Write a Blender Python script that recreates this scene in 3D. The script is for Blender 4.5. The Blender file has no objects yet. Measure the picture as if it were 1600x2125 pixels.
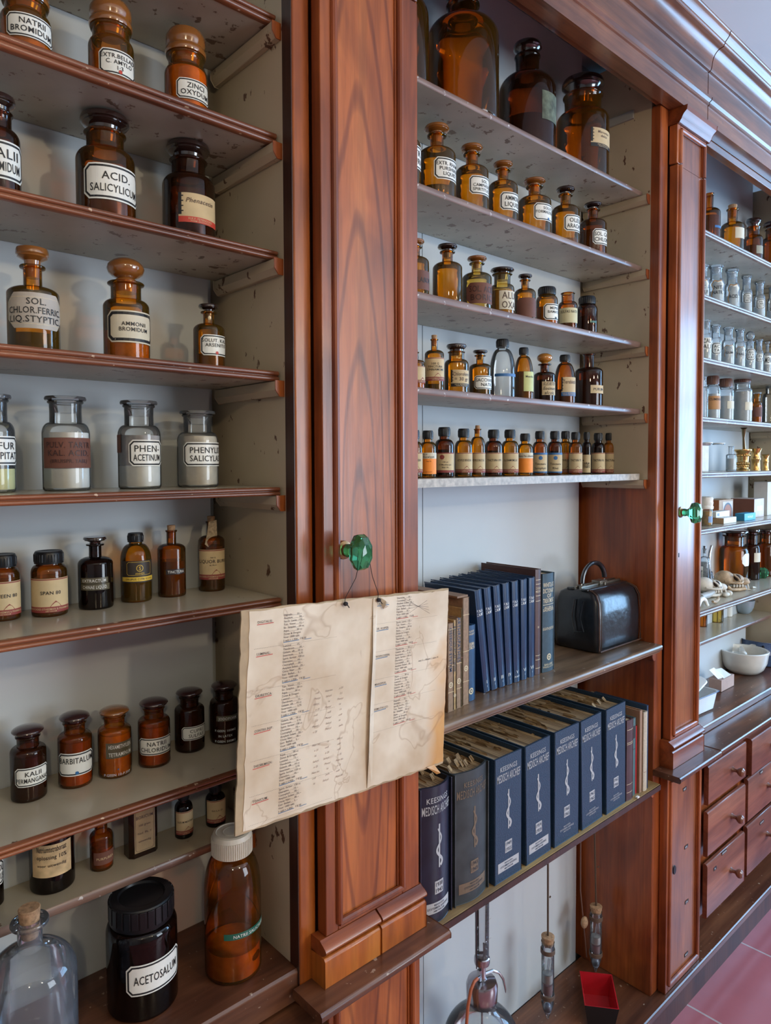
import bpy, math, random
from mathutils import Vector, Matrix
random.seed(7)
S = bpy.context.scene
COL = S.collection
R = math.radians

# ------------------------------------------------------------------ camera, world, lights, exposure
F, YAW, PIT, ROL, CX, CY = 1467.0, R(42.38), R(-2.284), R(-.2138), 800.0, 1021.0
CAM = Vector((0, -.9, 1.6))
FW = Vector((math.sin(YAW) * math.cos(PIT), math.cos(YAW) * math.cos(PIT), math.sin(PIT)))
_r = Vector((math.cos(YAW), -math.sin(YAW), 0)); _u = _r.cross(FW)
RT = math.cos(ROL) * _r + math.sin(ROL) * _u
UP = -math.sin(ROL) * _r + math.cos(ROL) * _u
cam = bpy.data.cameras.new('camera'); co = bpy.data.objects.new('camera', cam); COL.objects.link(co)
co.matrix_world = Matrix.Translation(CAM) @ Matrix((RT, UP, -FW)).transposed().to_4x4()
cam.sensor_fit = 'HORIZONTAL'; cam.sensor_width = 36; cam.lens = 36 * F / 1600
cam.shift_y = -(1062.5 - CY) / 1600; cam.clip_start = .05; cam.clip_end = 60
S.camera = co
S.view_settings.view_transform = 'Standard'; S.view_settings.look = 'None'
S.view_settings.gamma = 1; S.view_settings.use_curve_mapping = False
S.view_settings.exposure = 0.0
S.cycles.transparent_max_bounces = 40
S.cycles.max_bounces = 10
S.cycles.caustics_reflective = False; S.cycles.caustics_refractive = False
W = bpy.data.worlds.new('world'); S.world = W; W.use_nodes = True
W.node_tree.nodes['Background'].inputs[0].default_value = (.55, .75, 1, 1)
W.node_tree.nodes['Background'].inputs[1].default_value = 1.0

def area(name, loc, rot, sx, sy, power, col):
    l = bpy.data.lights.new(name, 'AREA'); l.shape = 'RECTANGLE'; l.size = sx; l.size_y = sy
    l.energy = power; l.color = col
    o = bpy.data.objects.new(name, l); COL.objects.link(o); o.location = loc; o.rotation_euler = rot
    return o
# daylight through the window of the end wall, and soft fill from a window added behind the photographer
area('window_or_fill_light', (4.86, -1.45, 1.8), (R(104), 0, R(90)), 1.8, 1.7, 125, (.33, .62, 1))
area('window_or_fill_light', (3.0, -3.9, 1.6), (R(100), 0, 0), 1.7, 1.7, 100, (.80, .90, 1))
def lamp(loc, power, rad=.05):
    l = bpy.data.lights.new('ceiling_lamp', 'POINT'); l.energy = power; l.color = (1, .78, .50); l.shadow_soft_size = rad
    o = bpy.data.objects.new('ceiling_lamp', l); COL.objects.link(o); o.location = loc
lamp((-.55, -2.1, 2.35), 24); lamp((.9, -2.5, 2.35), 36); lamp((2.6, -2.6, 2.35), 10)

# ------------------------------------------------------------------ pixel metrology: a ray of the photograph met with a real plane
def ray(x, y): return FW + RT * ((x - CX) / F) - UP * ((y - CY) / F)
def on(ax, v, x, y):
    d = ray(x, y); return CAM + d * ((v - CAM[ax]) / d[ax])
def atY(v, x, y): return on(1, v, x, y)
def atX(v, x, y): return on(0, v, x, y)
def atZ(v, x, y): return on(2, v, x, y)

# ------------------------------------------------------------------ materials
MC = {}
def newmat(name):
    m = bpy.data.materials.new(name); m.use_nodes = True; nt = m.node_tree
    return m, nt, nt.nodes['Principled BSDF']
def nd(nt, t, **k):
    n = nt.nodes.new(t)
    for a, b in k.items():
        if a.startswith('i_'):
            n.inputs[int(a[2:]) if a[2:].isdigit() else a[2:]].default_value = b
        else: setattr(n, a, b)
    return n
def plain(name, c, rough=.5, metal=0, coat=0, var=.08, sc=30, bump=0, spec=.5):
    if name in MC: return MC[name]
    m, nt, p = newmat(name); L = nt.links.new
    p.inputs['Roughness'].default_value = rough; p.inputs['Metallic'].default_value = metal
    p.inputs['Coat Weight'].default_value = coat; p.inputs['Coat Roughness'].default_value = .12
    p.inputs['Specular IOR Level'].default_value = spec
    tc = nd(nt, 'ShaderNodeTexCoord'); n = nd(nt, 'ShaderNodeTexNoise'); n.inputs['Scale'].default_value = sc
    n.inputs['Detail'].default_value = 4
    L(tc.outputs['Object'], n.inputs['Vector'])
    r = nd(nt, 'ShaderNodeValToRGB'); r.color_ramp.elements[0].position = .3; r.color_ramp.elements[1].position = .7
    r.color_ramp.elements[0].color = [max(0, x * (1 - var)) for x in c] + [1]
    r.color_ramp.elements[1].color = [min(1, x * (1 + var)) for x in c] + [1]
    L(n.outputs['Fac'], r.inputs[0]); L(r.outputs[0], p.inputs['Base Color'])
    if bump:
        b = nd(nt, 'ShaderNodeBump'); b.inputs['Strength'].default_value = bump; b.inputs['Distance'].default_value = .002
        L(n.outputs['Fac'], b.inputs['Height']); L(b.outputs[0], p.inputs['Normal'])
    MC[name] = m; return m
def wood(name, c0, c1, c2, axis='Z', rough=.34, coat=.22, cath=.0, seed=0., chip=None, chipc=(.75, .6, .45)):
    if name in MC: return MC[name]
    m, nt, p = newmat(name); L = nt.links.new
    p.inputs['Roughness'].default_value = rough; p.inputs['Coat Weight'].default_value = coat
    p.inputs['Coat Roughness'].default_value = .16
    tc = nd(nt, 'ShaderNodeTexCoord'); mp = nd(nt, 'ShaderNodeMapping')
    mp.inputs['Location'].default_value = (seed, seed * .7, seed * .3)
    s = {'Z': (14, 14, .9), 'X': (.9, 14, 14), 'Y': (14, .9, 14)}[axis]
    mp.inputs['Scale'].default_value = s; L(tc.outputs['Object'], mp.inputs['Vector'])
    n1 = nd(nt, 'ShaderNodeTexNoise'); n1.inputs['Scale'].default_value = 1.3; n1.inputs['Detail'].default_value = 6; n1.inputs['Distortion'].default_value = .6
    L(mp.outputs[0], n1.inputs['Vector'])
    r1 = nd(nt, 'ShaderNodeValToRGB'); e = r1.color_ramp.elements
    e[0].position = .28; e[0].color = (*c0, 1); e[1].position = .72; e[1].color = (*c2, 1)
    q = e.new(.5); q.color = (*c1, 1); L(n1.outputs['Fac'], r1.inputs[0])
    mp2 = nd(nt, 'ShaderNodeMapping'); mp2.inputs['Scale'].default_value = [x * 9 for x in s]; L(tc.outputs['Object'], mp2.inputs['Vector'])
    n2 = nd(nt, 'ShaderNodeTexNoise'); n2.inputs['Scale'].default_value = 1; n2.inputs['Detail'].default_value = 3; L(mp2.outputs[0], n2.inputs['Vector'])
    mx = nd(nt, 'ShaderNodeMix', data_type='RGBA', blend_type='MULTIPLY'); mx.inputs['Factor'].default_value = .35
    r2 = nd(nt, 'ShaderNodeValToRGB'); r2.color_ramp.elements[0].position = .35; r2.color_ramp.elements[1].position = .6
    r2.color_ramp.elements[0].color = (.35, .3, .3, 1); L(n2.outputs['Fac'], r2.inputs[0])
    L(r1.outputs[0], mx.inputs['A']); L(r2.outputs[0], mx.inputs['B']); out = mx.outputs['Result']
    nb = nd(nt, 'ShaderNodeTexNoise'); nb.inputs['Scale'].default_value = 3.2; nb.inputs['Detail'].default_value = 3; nb.inputs['Distortion'].default_value = 1.0
    mpb = nd(nt, 'ShaderNodeMapping'); mpb.inputs['Scale'].default_value = [1 if q < 5 else 2.2 for q in s]; mpb.inputs['Location'].default_value = (seed * 1.7, 3, seed); L(tc.outputs['Object'], mpb.inputs['Vector']); L(mpb.outputs[0], nb.inputs['Vector'])
    rb = nd(nt, 'ShaderNodeValToRGB'); rb.color_ramp.elements[0].position = .36; rb.color_ramp.elements[1].position = .62
    rb.color_ramp.elements[0].color = (.50, .42, .44, 1); rb.color_ramp.elements[1].color = (1.12, 1.08, .98, 1); L(nb.outputs['Fac'], rb.inputs[0])
    mb_ = nd(nt, 'ShaderNodeMix', data_type='RGBA', blend_type='MULTIPLY'); mb_.inputs['Factor'].default_value = .75; L(out, mb_.inputs['A']); L(rb.outputs[0], mb_.inputs['B']); out = mb_.outputs['Result']
    if cath:
        mp3 = nd(nt, 'ShaderNodeMapping'); mp3.inputs['Scale'].default_value = (9, 9, .8) if axis == 'Z' else (.8, 9, 9)
        mp3.inputs['Location'].default_value = (-6.9 + seed, 0, -1.1); L(tc.outputs['Object'], mp3.inputs['Vector'])
        wv = nd(nt, 'ShaderNodeTexWave', wave_type='RINGS', rings_direction='SPHERICAL'); wv.inputs['Scale'].default_value = 1.9
        wv.inputs['Distortion'].default_value = 4; wv.inputs['Detail'].default_value = 2; wv.inputs['Detail Scale'].default_value = .8
        L(mp3.outputs[0], wv.inputs['Vector'])
        r3 = nd(nt, 'ShaderNodeValToRGB'); r3.color_ramp.elements[0].position = .0; r3.color_ramp.elements[1].position = .16
        r3.color_ramp.elements[0].color = (.42, .34, .38, 1); r3.color_ramp.elements[1].color = (1, 1, 1, 1); L(wv.outputs['Fac'], r3.inputs[0])
        m2 = nd(nt, 'ShaderNodeMix', data_type='RGBA', blend_type='MULTIPLY'); m2.inputs['Factor'].default_value = cath
        L(out, m2.inputs['A']); L(r3.outputs[0], m2.inputs['B']); out = m2.outputs['Result']
    if chip:
        n4 = nd(nt, 'ShaderNodeTexNoise'); n4.inputs['Scale'].default_value = 70; n4.inputs['Detail'].default_value = 5; L(tc.outputs['Object'], n4.inputs['Vector'])
        r4 = nd(nt, 'ShaderNodeValToRGB'); r4.color_ramp.elements[0].position = chip; r4.color_ramp.elements[1].position = chip + .02; L(n4.outputs['Fac'], r4.inputs[0])
        m3 = nd(nt, 'ShaderNodeMix', data_type='RGBA'); L(r4.outputs[0], m3.inputs['Factor']); L(out, m3.inputs['A']); m3.inputs['B'].default_value = (*chipc, 1)
        out = m3.outputs['Result']
    L(out, p.inputs['Base Color'])
    b = nd(nt, 'ShaderNodeBump'); b.inputs['Strength'].default_value = .22; b.inputs['Distance'].default_value = .0015
    L(n2.outputs['Fac'], b.inputs['Height']); L(b.outputs[0], p.inputs['Normal'])
    MC[name] = m; return m
def paint(name, c, chips=.64, chipc=(.12, .055, .03), rough=.38, stain=.25):
    "old gloss paint with grime and flaked spots"
    if name in MC: return MC[name]
    m, nt, p = newmat(name); L = nt.links.new
    p.inputs['Roughness'].default_value = rough
    tc = nd(nt, 'ShaderNodeTexCoord')
    n = nd(nt, 'ShaderNodeTexNoise'); n.inputs['Scale'].default_value = 4; n.inputs['Detail'].default_value = 6; L(tc.outputs['Object'], n.inputs['Vector'])
    r = nd(nt, 'ShaderNodeValToRGB'); r.color_ramp.elements[0].position = .3; r.color_ramp.elements[1].position = .65
    r.color_ramp.elements[0].color = [x * (1 - stain) for x in c] + [1]; r.color_ramp.elements[1].color = (*c, 1); L(n.outputs['Fac'], r.inputs[0])
    mp = nd(nt, 'ShaderNodeMapping'); mp.inputs['Scale'].default_value = (34, 34, 20); L(tc.outputs['Object'], mp.inputs['Vector'])
    n2 = nd(nt, 'ShaderNodeTexNoise'); n2.inputs['Scale'].default_value = 1; n2.inputs['Detail'].default_value = 5; n2.inputs['Roughness'].default_value = .6; L(mp.outputs[0], n2.inputs['Vector'])
    r2 = nd(nt, 'ShaderNodeValToRGB'); r2.color_ramp.elements[0].position = chips; r2.color_ramp.elements[1].position = chips + .02; L(n2.outputs['Fac'], r2.inputs[0])
    mx = nd(nt, 'ShaderNodeMix', data_type='RGBA'); L(r2.outputs[0], mx.inputs['Factor']); L(r.outputs[0], mx.inputs['A']); mx.inputs['B'].default_value = (*chipc, 1)
    L(mx.outputs['Result'], p.inputs['Base Color'])
    b = nd(nt, 'ShaderNodeBump'); b.inputs['Strength'].default_value = .12; b.inputs['Distance'].default_value = .002
    L(n.outputs['Fac'], b.inputs['Height']); L(b.outputs[0], p.inputs['Normal'])
    MC[name] = m; return m
def glass(name, t, haze=.03, rough=.03, hazec=None, pw=1.0):
    "thin blown glass: body tint deepens with the path through the wall, fresnel gloss on top, a little dusty film"
    if name in MC: return MC[name]
    m = bpy.data.materials.new(name); m.use_nodes = True; nt = m.node_tree; nt.nodes.clear(); L = nt.links.new
    lw = nd(nt, 'ShaderNodeLayerWeight'); lw.inputs['Blend'].default_value = .5
    a = nd(nt, 'ShaderNodeMath', operation='SUBTRACT'); a.inputs[0].default_value = 1.12; L(lw.outputs['Facing'], a.inputs[1])
    d = nd(nt, 'ShaderNodeMath', operation='DIVIDE'); d.inputs[0].default_value = pw; L(a.outputs[0], d.inputs[1])
    cc = nd(nt, 'ShaderNodeCombineColor')
    for i, v in enumerate(t):
        q = nd(nt, 'ShaderNodeMath', operation='POWER'); q.inputs[0].default_value = v; L(d.outputs[0], q.inputs[1]); L(q.outputs[0], cc.inputs[i])
    tr = nd(nt, 'ShaderNodeBsdfTransparent'); L(cc.outputs[0], tr.inputs[0])
    df = nd(nt, 'ShaderNodeBsdfDiffuse'); df.inputs[0].default_value = (*(hazec or t), 1)
    m1 = nd(nt, 'ShaderNodeMixShader'); m1.inputs[0].default_value = haze; L(tr.outputs[0], m1.inputs[1]); L(df.outputs[0], m1.inputs[2])
    gl = nd(nt, 'ShaderNodeBsdfGlossy'); gl.inputs['Roughness'].default_value = rough
    fr = nd(nt, 'ShaderNodeFresnel'); fr.inputs[0].default_value = 1.5
    m2 = nd(nt, 'ShaderNodeMixShader'); L(fr.outputs[0], m2.inputs[0]); L(m1.outputs[0], m2.inputs[1]); L(gl.outputs[0], m2.inputs[2])
    o = nd(nt, 'ShaderNodeOutputMaterial'); L(m2.outputs[0], o.inputs[0])
    MC[name] = m; return m
G_AMB = glass('amber_glass', (.90, .49, .06), .05)
G_MID = glass('brown_glass', (.76, .33, .045), .04)
G_DRK = glass('dark_brown_glass', (.40, .15, .05), .03)
G_BLK = glass('near_black_glass', (.13, .055, .04), .03)
G_YEL = glass('olive_glass', (.86, .66, .25), .05)
G_CLR = glass('clear_glass', (.965, .975, .97), .05, hazec=(.75, .8, .82))
G_OLD = glass('dusty_clear_glass', (.88, .90, .92), .12, hazec=(.6, .63, .68))
G_BLU = glass('blue_clear_glass', (.90, .96, 1.0), .22, hazec=(.75, .85, .95))
STO_A = plain('amber_stopper_glass', (.26, .095, .018), .12, coat=1, spec=.8)
STO_D = plain('dark_stopper_glass', (.022, .010, .008), .10, coat=1, spec=.8)
STO_Y = plain('honey_stopper_glass', (.42, .17, .02), .12, coat=1)
CAPB = plain('black_bakelite', (.008, .008, .010), .35, spec=.35)
CAPW = plain('ivory_plastic', (.62, .58, .50), .4)
CORK = plain('cork', (.36, .22, .12), .85, var=.35, sc=180, bump=.4)
LIQ = plain('black_liquid', (.008, .006, .008), .12)
LIQB = plain('brown_liquid', (.10, .03, .012), .15)
PWH = plain('white_powder', (.88, .87, .83), .9, var=.06, sc=60, bump=.3)
PCR = plain('cream_powder', (.74, .66, .54), .9, var=.1, sc=60, bump=.3)
PYE = plain('yellow_powder', (.75, .70, .33), .9, var=.1, sc=60, bump=.3)
POR = plain('orange_powder', (.95, .42, .05), .9, var=.45, sc=45, bump=.6)
PTN = plain('ochre_powder', (.60, .36, .10), .9, var=.35, sc=70, bump=.5)
WHT = plain('white_enamel_label', (.80, .80, .74), .35, var=.04)
IVO = plain('ivory_label_paper', (.66, .60, .46), .6, var=.06)
CRM = plain('cream_label_paper', (.60, .46, .26), .7, var=.1)
BRL = plain('brown_label_paper', (.15, .055, .035), .7, var=.15)
INK = plain('black_ink', (.012, .012, .014), .5)
GRYI = plain('faded_ink', (.10, .06, .045), .6)
RED = plain('red_ink', (.55, .05, .03), .5)
MAR = plain('maroon_ink', (.26, .045, .04), .6)
BLI = plain('blue_ink', (.03, .14, .35), .5)
ORG = plain('orange_label_paper', (.95, .28, .03), .6)
OLV = plain('olive_tape', (.10, .085, .05), .3, coat=.4)
GRN = plain('green_tape', (.01, .12, .08), .3, coat=.4)
TXW = plain('white_embossed_lettering', (.75, .75, .72), .5)
GOLD = plain('gilt_lettering', (.62, .52, .34), .45)
YEL = plain('yellow_ink', (.75, .5, .06), .5)

WD = wood('red_brown_varnished_wood', (.17, .036, .009), (.33, .082, .020), (.45, .135, .034), cath=.0, seed=1)
WDP = wood('figured_varnished_panel', (.27, .068, .017), (.40, .112, .028), (.50, .17, .044), cath=.75, seed=0)
WDO = wood('orange_varnished_wood', (.26, .058, .010), (.42, .11, .016), (.54, .18, .028), seed=3)
WDD = wood('dark_wood', (.03, .010, .006), (.055, .018, .010), (.085, .03, .016), seed=5, rough=.45, coat=.1)
WDX = wood('red_brown_wood_along', (.15, .034, .010), (.29, .072, .020), (.40, .12, .032), 'X', seed=2, rough=.35)
WDT = wood('worn_trim_wood', (.16, .05, .020), (.30, .10, .040), (.42, .17, .075), 'X', rough=.36, seed=4, chip=.68, chipc=(.5, .36, .24))
WDG = wood('worn_pinkish_edge', (.20, .12, .09), (.30, .20, .16), (.42, .31, .26), 'X', rough=.35, seed=4, chip=.66, chipc=(.5, .45, .42))
WCT = wood('worn_brown_counter', (.06, .025, .015), (.13, .05, .026), (.24, .10, .05), 'X', rough=.3, coat=.25, seed=7, chip=.68, chipc=(.35, .25, .18))
WBK = wood('scuffed_oak_shelf', (.11, .07, .04), (.23, .15, .09), (.34, .24, .15), 'X', rough=.32, seed=8, chip=.69, chipc=(.5, .45, .38))
WRW = wood('raw_plywood', (.22, .14, .055), (.40, .27, .11), (.55, .40, .18), 'X', rough=.6, coat=0, seed=9)
PNC = paint('cream_cupboard_paint', (.55, .46, .32), chips=.645)
PNS = paint('grey_cream_shelf_paint', (.50, .44, .33), chips=.69, rough=.22)
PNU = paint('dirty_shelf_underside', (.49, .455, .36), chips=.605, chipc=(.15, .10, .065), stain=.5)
PNK = paint('back_board_paint', (.54, .58, .60), chips=.80, stain=.06, rough=.5)
PNW = paint('room_wall_paint', (.34, .35, .34), chips=.9, stain=.05, rough=.7)
CEI = paint('ceiling_paint', (.80, .92, .97), chips=.9, stain=.04, rough=.7)

# ------------------------------------------------------------------ mesh builder
TXC = {}
def glyphs(s):
    if s not in TXC:
        cu = bpy.data.curves.new('t', 'FONT'); cu.body = s; cu.resolution_u = 2; cu.offset = .006; cu.space_character = 1.06
        o = bpy.data.objects.new('t', cu); me = bpy.data.meshes.new_from_object(o)
        v = [(a.co.x, a.co.y) for a in me.vertices]; f = [tuple(p.vertices) for p in me.polygons]
        bpy.data.objects.remove(o); bpy.data.curves.remove(cu); bpy.data.meshes.remove(me)
        x0 = min(a for a, b in v); x1 = max(a for a, b in v)
        TXC[s] = ([(a - x0, b) for a, b in v], f, x1 - x0)
    return TXC[s]
class MB:
    def __init__(s): s.v = []; s.f = []; s.m = []; s.mats = []; s.cur = 0
    def use(s, m):
        if m not in s.mats: s.mats.append(m)
        s.cur = s.mats.index(m); return s
    def add(s, vs, fs):
        b = len(s.v); s.v += [tuple(x) for x in vs]
        for q in fs: s.f.append(tuple(b + i for i in q)); s.m.append(s.cur)
        return s
    def box(s, x0, x1, y0, y1, z0, z1):
        v = [(x, y, z) for x in (x0, x1) for y in (y0, y1) for z in (z0, z1)]
        return s.add(v, [(0, 1, 3, 2), (4, 6, 7, 5), (0, 4, 5, 1), (2, 3, 7, 6), (0, 2, 6, 4), (1, 5, 7, 3)])
    def ext(s, pr, a, b, ax='X'):
        "closed outline extruded along an axis; outline in the other two axes (YZ for X, XZ for Y, XY for Z)"
        def P(t, p, q): return {'X': (t, p, q), 'Y': (p, t, q), 'Z': (p, q, t)}[ax]
        n = len(pr); v = [P(a, *p) for p in pr] + [P(b, *p) for p in pr]
        return s.add(v, [(i, (i + 1) % n, n + (i + 1) % n, n + i) for i in range(n)] + [tuple(range(n)), tuple(range(2 * n - 1, n - 1, -1))])
    def lathe(s, pr, n=32, c=(0, 0, 0), M=None, close=False):
        v = []; f = []; k = len(pr)
        for i in range(n):
            a = 2 * math.pi * i / n
            for r, z in pr:
                p = Vector((r * math.cos(a), r * math.sin(a), z))
                if M: p = M @ p
                v.append((p[0] + c[0], p[1] + c[1], p[2] + c[2]))
        for i in range(n):
            j = (i + 1) % n
            for q in range(k - 1): f.append((i * k + q, j * k + q, j * k + q + 1, i * k + q + 1))
        if pr[0][0] > 1e-5: f.append(tuple(i * k for i in range(n))[::-1]) if close else None
        if pr[-1][0] > 1e-5 and close: f.append(tuple(i * k + k - 1 for i in range(n)))
        return s.add(v, [q for q in f if q])
    def tube(s, pts, r, n=8, flat=1.0):
        pts = [Vector(p) for p in pts]; v = []; f = []; N = len(pts)
        nv = None
        for i, p in enumerate(pts):
            t = (pts[min(i + 1, N - 1)] - pts[max(i - 1, 0)]).normalized()
            if nv is None: nv = t.orthogonal().normalized()
            nv = (nv - t * nv.dot(t)).normalized(); b = t.cross(nv)
            rr = r[i] if isinstance(r, (list, tuple)) else r
            for k in range(n):
                a = 2 * math.pi * k / n; v.append(p + nv * (rr * math.cos(a)) + b * (rr * flat * math.sin(a)))
        for i in range(N - 1):
            for k in range(n): f.append((i * n + k, i * n + (k + 1) % n, (i + 1) * n + (k + 1) % n, (i + 1) * n + k))
        f.append(tuple(range(n))[::-1]); f.append(tuple((N - 1) * n + k for k in range(n)))
        return s.add(v, f)
    def ell(s, c, rad, M=None, n=16, m=10):
        pr = [(math.sin(math.pi * i / m), -math.cos(math.pi * i / m)) for i in range(m + 1)]
        sc = Matrix.Diagonal((*rad, 1)); T = (M.to_4x4() @ sc) if M else sc
        return s.lathe(pr, n, c, T)
    def quadxz(s, x0, x1, z0, z1, y): return s.add([(x0, y, z0), (x1, y, z0), (x1, y, z1), (x0, y, z1)], [(0, 1, 2, 3)])
    def strip(s, x0, x1, z0, z1, y, ch=0.0, n=30):
        "flat patch facing -Y with chamfered corners, cut into columns so that it can be bent"
        us = sorted(set([x0 + (x1 - x0) * i / n for i in range(n + 1)] + ([x0 + ch, x1 - ch] if ch else []))); v = []
        for u in us:
            e = max(0, ch - min(u - x0, x1 - u)) if ch else 0
            v += [(u, y, z0 + e), (u, y, z1 - e)]
        return s.add(v, [(2 * i, 2 * i + 2, 2 * i + 3, 2 * i + 1) for i in range(len(us) - 1)])
    def frame(s, x0, x1, z0, z1, y, t, ch, n=8):
        def loop(d, c):
            a, b, e, g = x0 + d, x1 - d, z0 + d, z1 - d
            P = [(a + c, e), (b - c, e), (b, e + c), (b, g - c), (b - c, g), (a + c, g), (a, g - c), (a, e + c)]; out = []
            for i in range(8):
                p, q = P[i], P[(i + 1) % 8]
                for k in range(n): out.append((p[0] + (q[0] - p[0]) * k / n, p[1] + (q[1] - p[1]) * k / n))
            return out
        A, B = loop(0, ch), loop(t, max(ch - t * .58, .0001)); N = len(A)
        return s.add([(p[0], y, p[1]) for p in A] + [(p[0], y, p[1]) for p in B], [(i, (i + 1) % N, N + (i + 1) % N, N + i) for i in range(N)])
    def text(s, t, x, z, h, y, wmax=None, rot=0, wide=1.0, align='C', shear=0):
        v, f, w = glyphs(t); sc = h / .7; sx = sc * wide
        if wmax and w * sx > wmax: sx = wmax / w
        out = []
        for a, b in v:
            px = a * sx - (w * sx / 2 if align == 'C' else 0); pz = b * sc - h / 2
            px += shear * pz
            if rot: px, pz = (px * math.cos(rot) - pz * math.sin(rot), px * math.sin(rot) + pz * math.cos(rot))
            out.append((x + px, y, z + pz))
        return s.add(out, f)
    def bend(s, r, yaw=0):
        s.v = [((r + y) * math.sin(x / r + yaw), -(r + y) * math.cos(x / r + yaw), z) for x, y, z in s.v]; return s
    def xf(s, M): s.v = [tuple(M @ Vector(p)) for p in s.v]; return s
    def build(s, name, mat=None, parent=None, bev=0, smooth=True, ang=35, loc=None, kind=None):
        if mat is not None and not s.mats: s.mats = [mat]
        me = bpy.data.meshes.new(name); me.from_pydata(s.v, [], s.f)
        for m in s.mats: me.materials.append(m)
        me.polygons.foreach_set('material_index', s.m)
        if smooth:
            me.polygons.foreach_set('use_smooth', [True] * len(s.f)); me.set_sharp_from_angle(angle=R(ang))
        me.update()
        o = bpy.data.objects.new(name, me); COL.objects.link(o)
        if parent: o.parent = parent
        if loc: o.location = loc
        if bev:
            b = o.modifiers.new('bevel', 'BEVEL'); b.width = bev; b.segments = 2; b.limit_method = 'ANGLE'; b.angle_limit = R(40)
        if kind: o['kind'] = kind
        return o
def tag(o, label, cat, group=None):
    o['label'] = label; o['category'] = cat
    if group: o['group'] = group
    return o
def thing(name, label, cat, loc=(0, 0, 0), group=None, rz=0, ry=0):
    o = bpy.data.objects.new(name, None); COL.objects.link(o); o.location = loc; o.rotation_euler = (0, ry, rz); o.empty_display_size = .02
    return tag(o, label, cat, group)
def struct(name, mb, mat, bev=0): return mb.build(name, mat, bev=bev, kind='structure')

# ------------------------------------------------------------------ the room
CEIL, YB = 2.78, .249
def tilemat():
    m, nt, p = newmat('red_floor_tile'); L = nt.links.new
    p.inputs['Roughness'].default_value = .22
    tc = nd(nt, 'ShaderNodeTexCoord'); mp = nd(nt, 'ShaderNodeMapping'); mp.inputs['Rotation'].default_value = (0, 0, R(0)); mp.inputs['Location'].default_value = (-.02, -.09, 0)
    L(tc.outputs['Object'], mp.inputs['Vector'])
    b = nd(nt, 'ShaderNodeTexBrick'); b.offset = 0; b.inputs['Scale'].default_value = 1; b.inputs['Mortar Size'].default_value = .0035
    b.inputs['Brick Width'].default_value = .40; b.inputs['Row Height'].default_value = .40
    b.inputs['Color1'].default_value = (.40, .13, .145, 1); b.inputs['Color2'].default_value = (.36, .11, .125, 1); b.inputs['Mortar'].default_value = (.42, .34, .33, 1)
    L(mp.outputs[0], b.inputs['Vector'])
    n = nd(nt, 'ShaderNodeTexNoise'); n.inputs['Scale'].default_value = 3; n.inputs['Detail'].default_value = 6; L(tc.outputs['Object'], n.inputs['Vector'])
    mx = nd(nt, 'ShaderNodeMix', data_type='RGBA', blend_type='OVERLAY'); mx.inputs['Factor'].default_value = .3
    L(b.outputs['Color'], mx.inputs['A']); L(n.outputs['Fac'], mx.inputs['B']); L(mx.outputs['Result'], p.inputs['Base Color'])
    return m
struct('floor', MB().box(-1.8, 5, -4.1, .3, -.05, 0), tilemat())
struct('ceiling', MB().box(-1.8, 5, -4.1, .3, CEIL, CEIL + .05).box(-1.8, 5, -1.502, -1.498, CEIL - .001, CEIL + .001), CEI)
struct('wall_back', MB().box(-1.8, 5, .290, .33, 0, CEIL), PNK)
struct('wall_left', MB().box(-1.85, -1.8, -4.1, .3, 0, CEIL), PNW)
struct('wall_right', MB().box(4.9, 4.95, -4.1, -2.4, 0, CEIL).box(4.9, 4.95, -.5, .3, 0, CEIL).box(4.9, 4.95, -2.4, -.5, 0, .9).box(4.9, 4.95, -2.4, -.5, 2.7, CEIL), PNW)
struct('wall_front', MB().box(-1.8, 2.0, -4.15, -4.1, 0, CEIL).box(3.8, 5, -4.15, -4.1, 0, CEIL).box(2.0, 3.8, -4.15, -4.1, 0, .7).box(2.0, 3.8, -4.15, -4.1, 2.5, CEIL), PNW)
FRW = plain('white_window_frame', (.7, .7, .68), .4)
for n_, ax in ((1, 'r'), (2, 'f')):
    mb = MB()
    if ax == 'r':
        for y in (-2.4, -1.45, -.55): mb.box(4.91, 4.94, y, y + .05, .9, 2.7)
        for z in (.9, 2.0, 2.65): mb.box(4.91, 4.94, -2.4, -.5, z, z + .05)
    else:  # unseen window frame, added to go with the soft fill light
        for x in (2.0, 2.9, 3.75): mb.box(x, x + .05, -4.14, -4.11, .7, 2.5)
        for z in (.7, 1.8, 2.45): mb.box(2, 3.8, -4.14, -4.11, z, z + .05)
    struct('window_%d' % n_, mb, FRW)

# ------------------------------------------------------------------ cupboard wall: bays, shelves, pilaster cupboards
XL, X1, X2L, X2, X3L, X3, XE = -.30, .650, .925, 1.844, 2.085, 3.112, 3.40
def batten(parent, x, side, zt, mat, y0=.052, dark=True):
    "shelf bearer nailed to a side panel"
    s_ = 1 if side > 0 else -1; h = .024; w = .016
    xi = x - s_ * w
    m = MB().use(mat)
    if s_ > 0: o_ = [(x, zt), (xi, zt), (xi, zt - h * .6), (xi + w * .45, zt - h), (x, zt - h)]
    else: o_ = [(x, zt), (x, zt - h), (xi - w * .45, zt - h), (xi, zt - h * .6), (xi, zt)]
    m.ext(o_, y0 + .002, YB - .001, 'Y')
    m.cur = 0; m.use(WD if x > 1 else WDO); m.ext([(a, b) for a, b in o_], y0, y0 + .002, 'Y')
    return m.build('batten', parent=parent, bev=.0008)
BZ1 = [2.292, 2.107, 1.926, 1.733, 1.549, 1.367, 1.107]         # shelf undersides, first bay
BT1 = [2.31, 2.126, 1.941, 1.750, 1.563, 1.382, 1.120]
BZ2 = [2.325, 2.124, 1.916, 1.734, 1.553]
BT2 = [2.337, 2.137, 1.931, 1.748, 1.570]
BT3 = [2.303, 2.110, 1.921, 1.741, 1.570, 1.395, 1.140]
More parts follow.
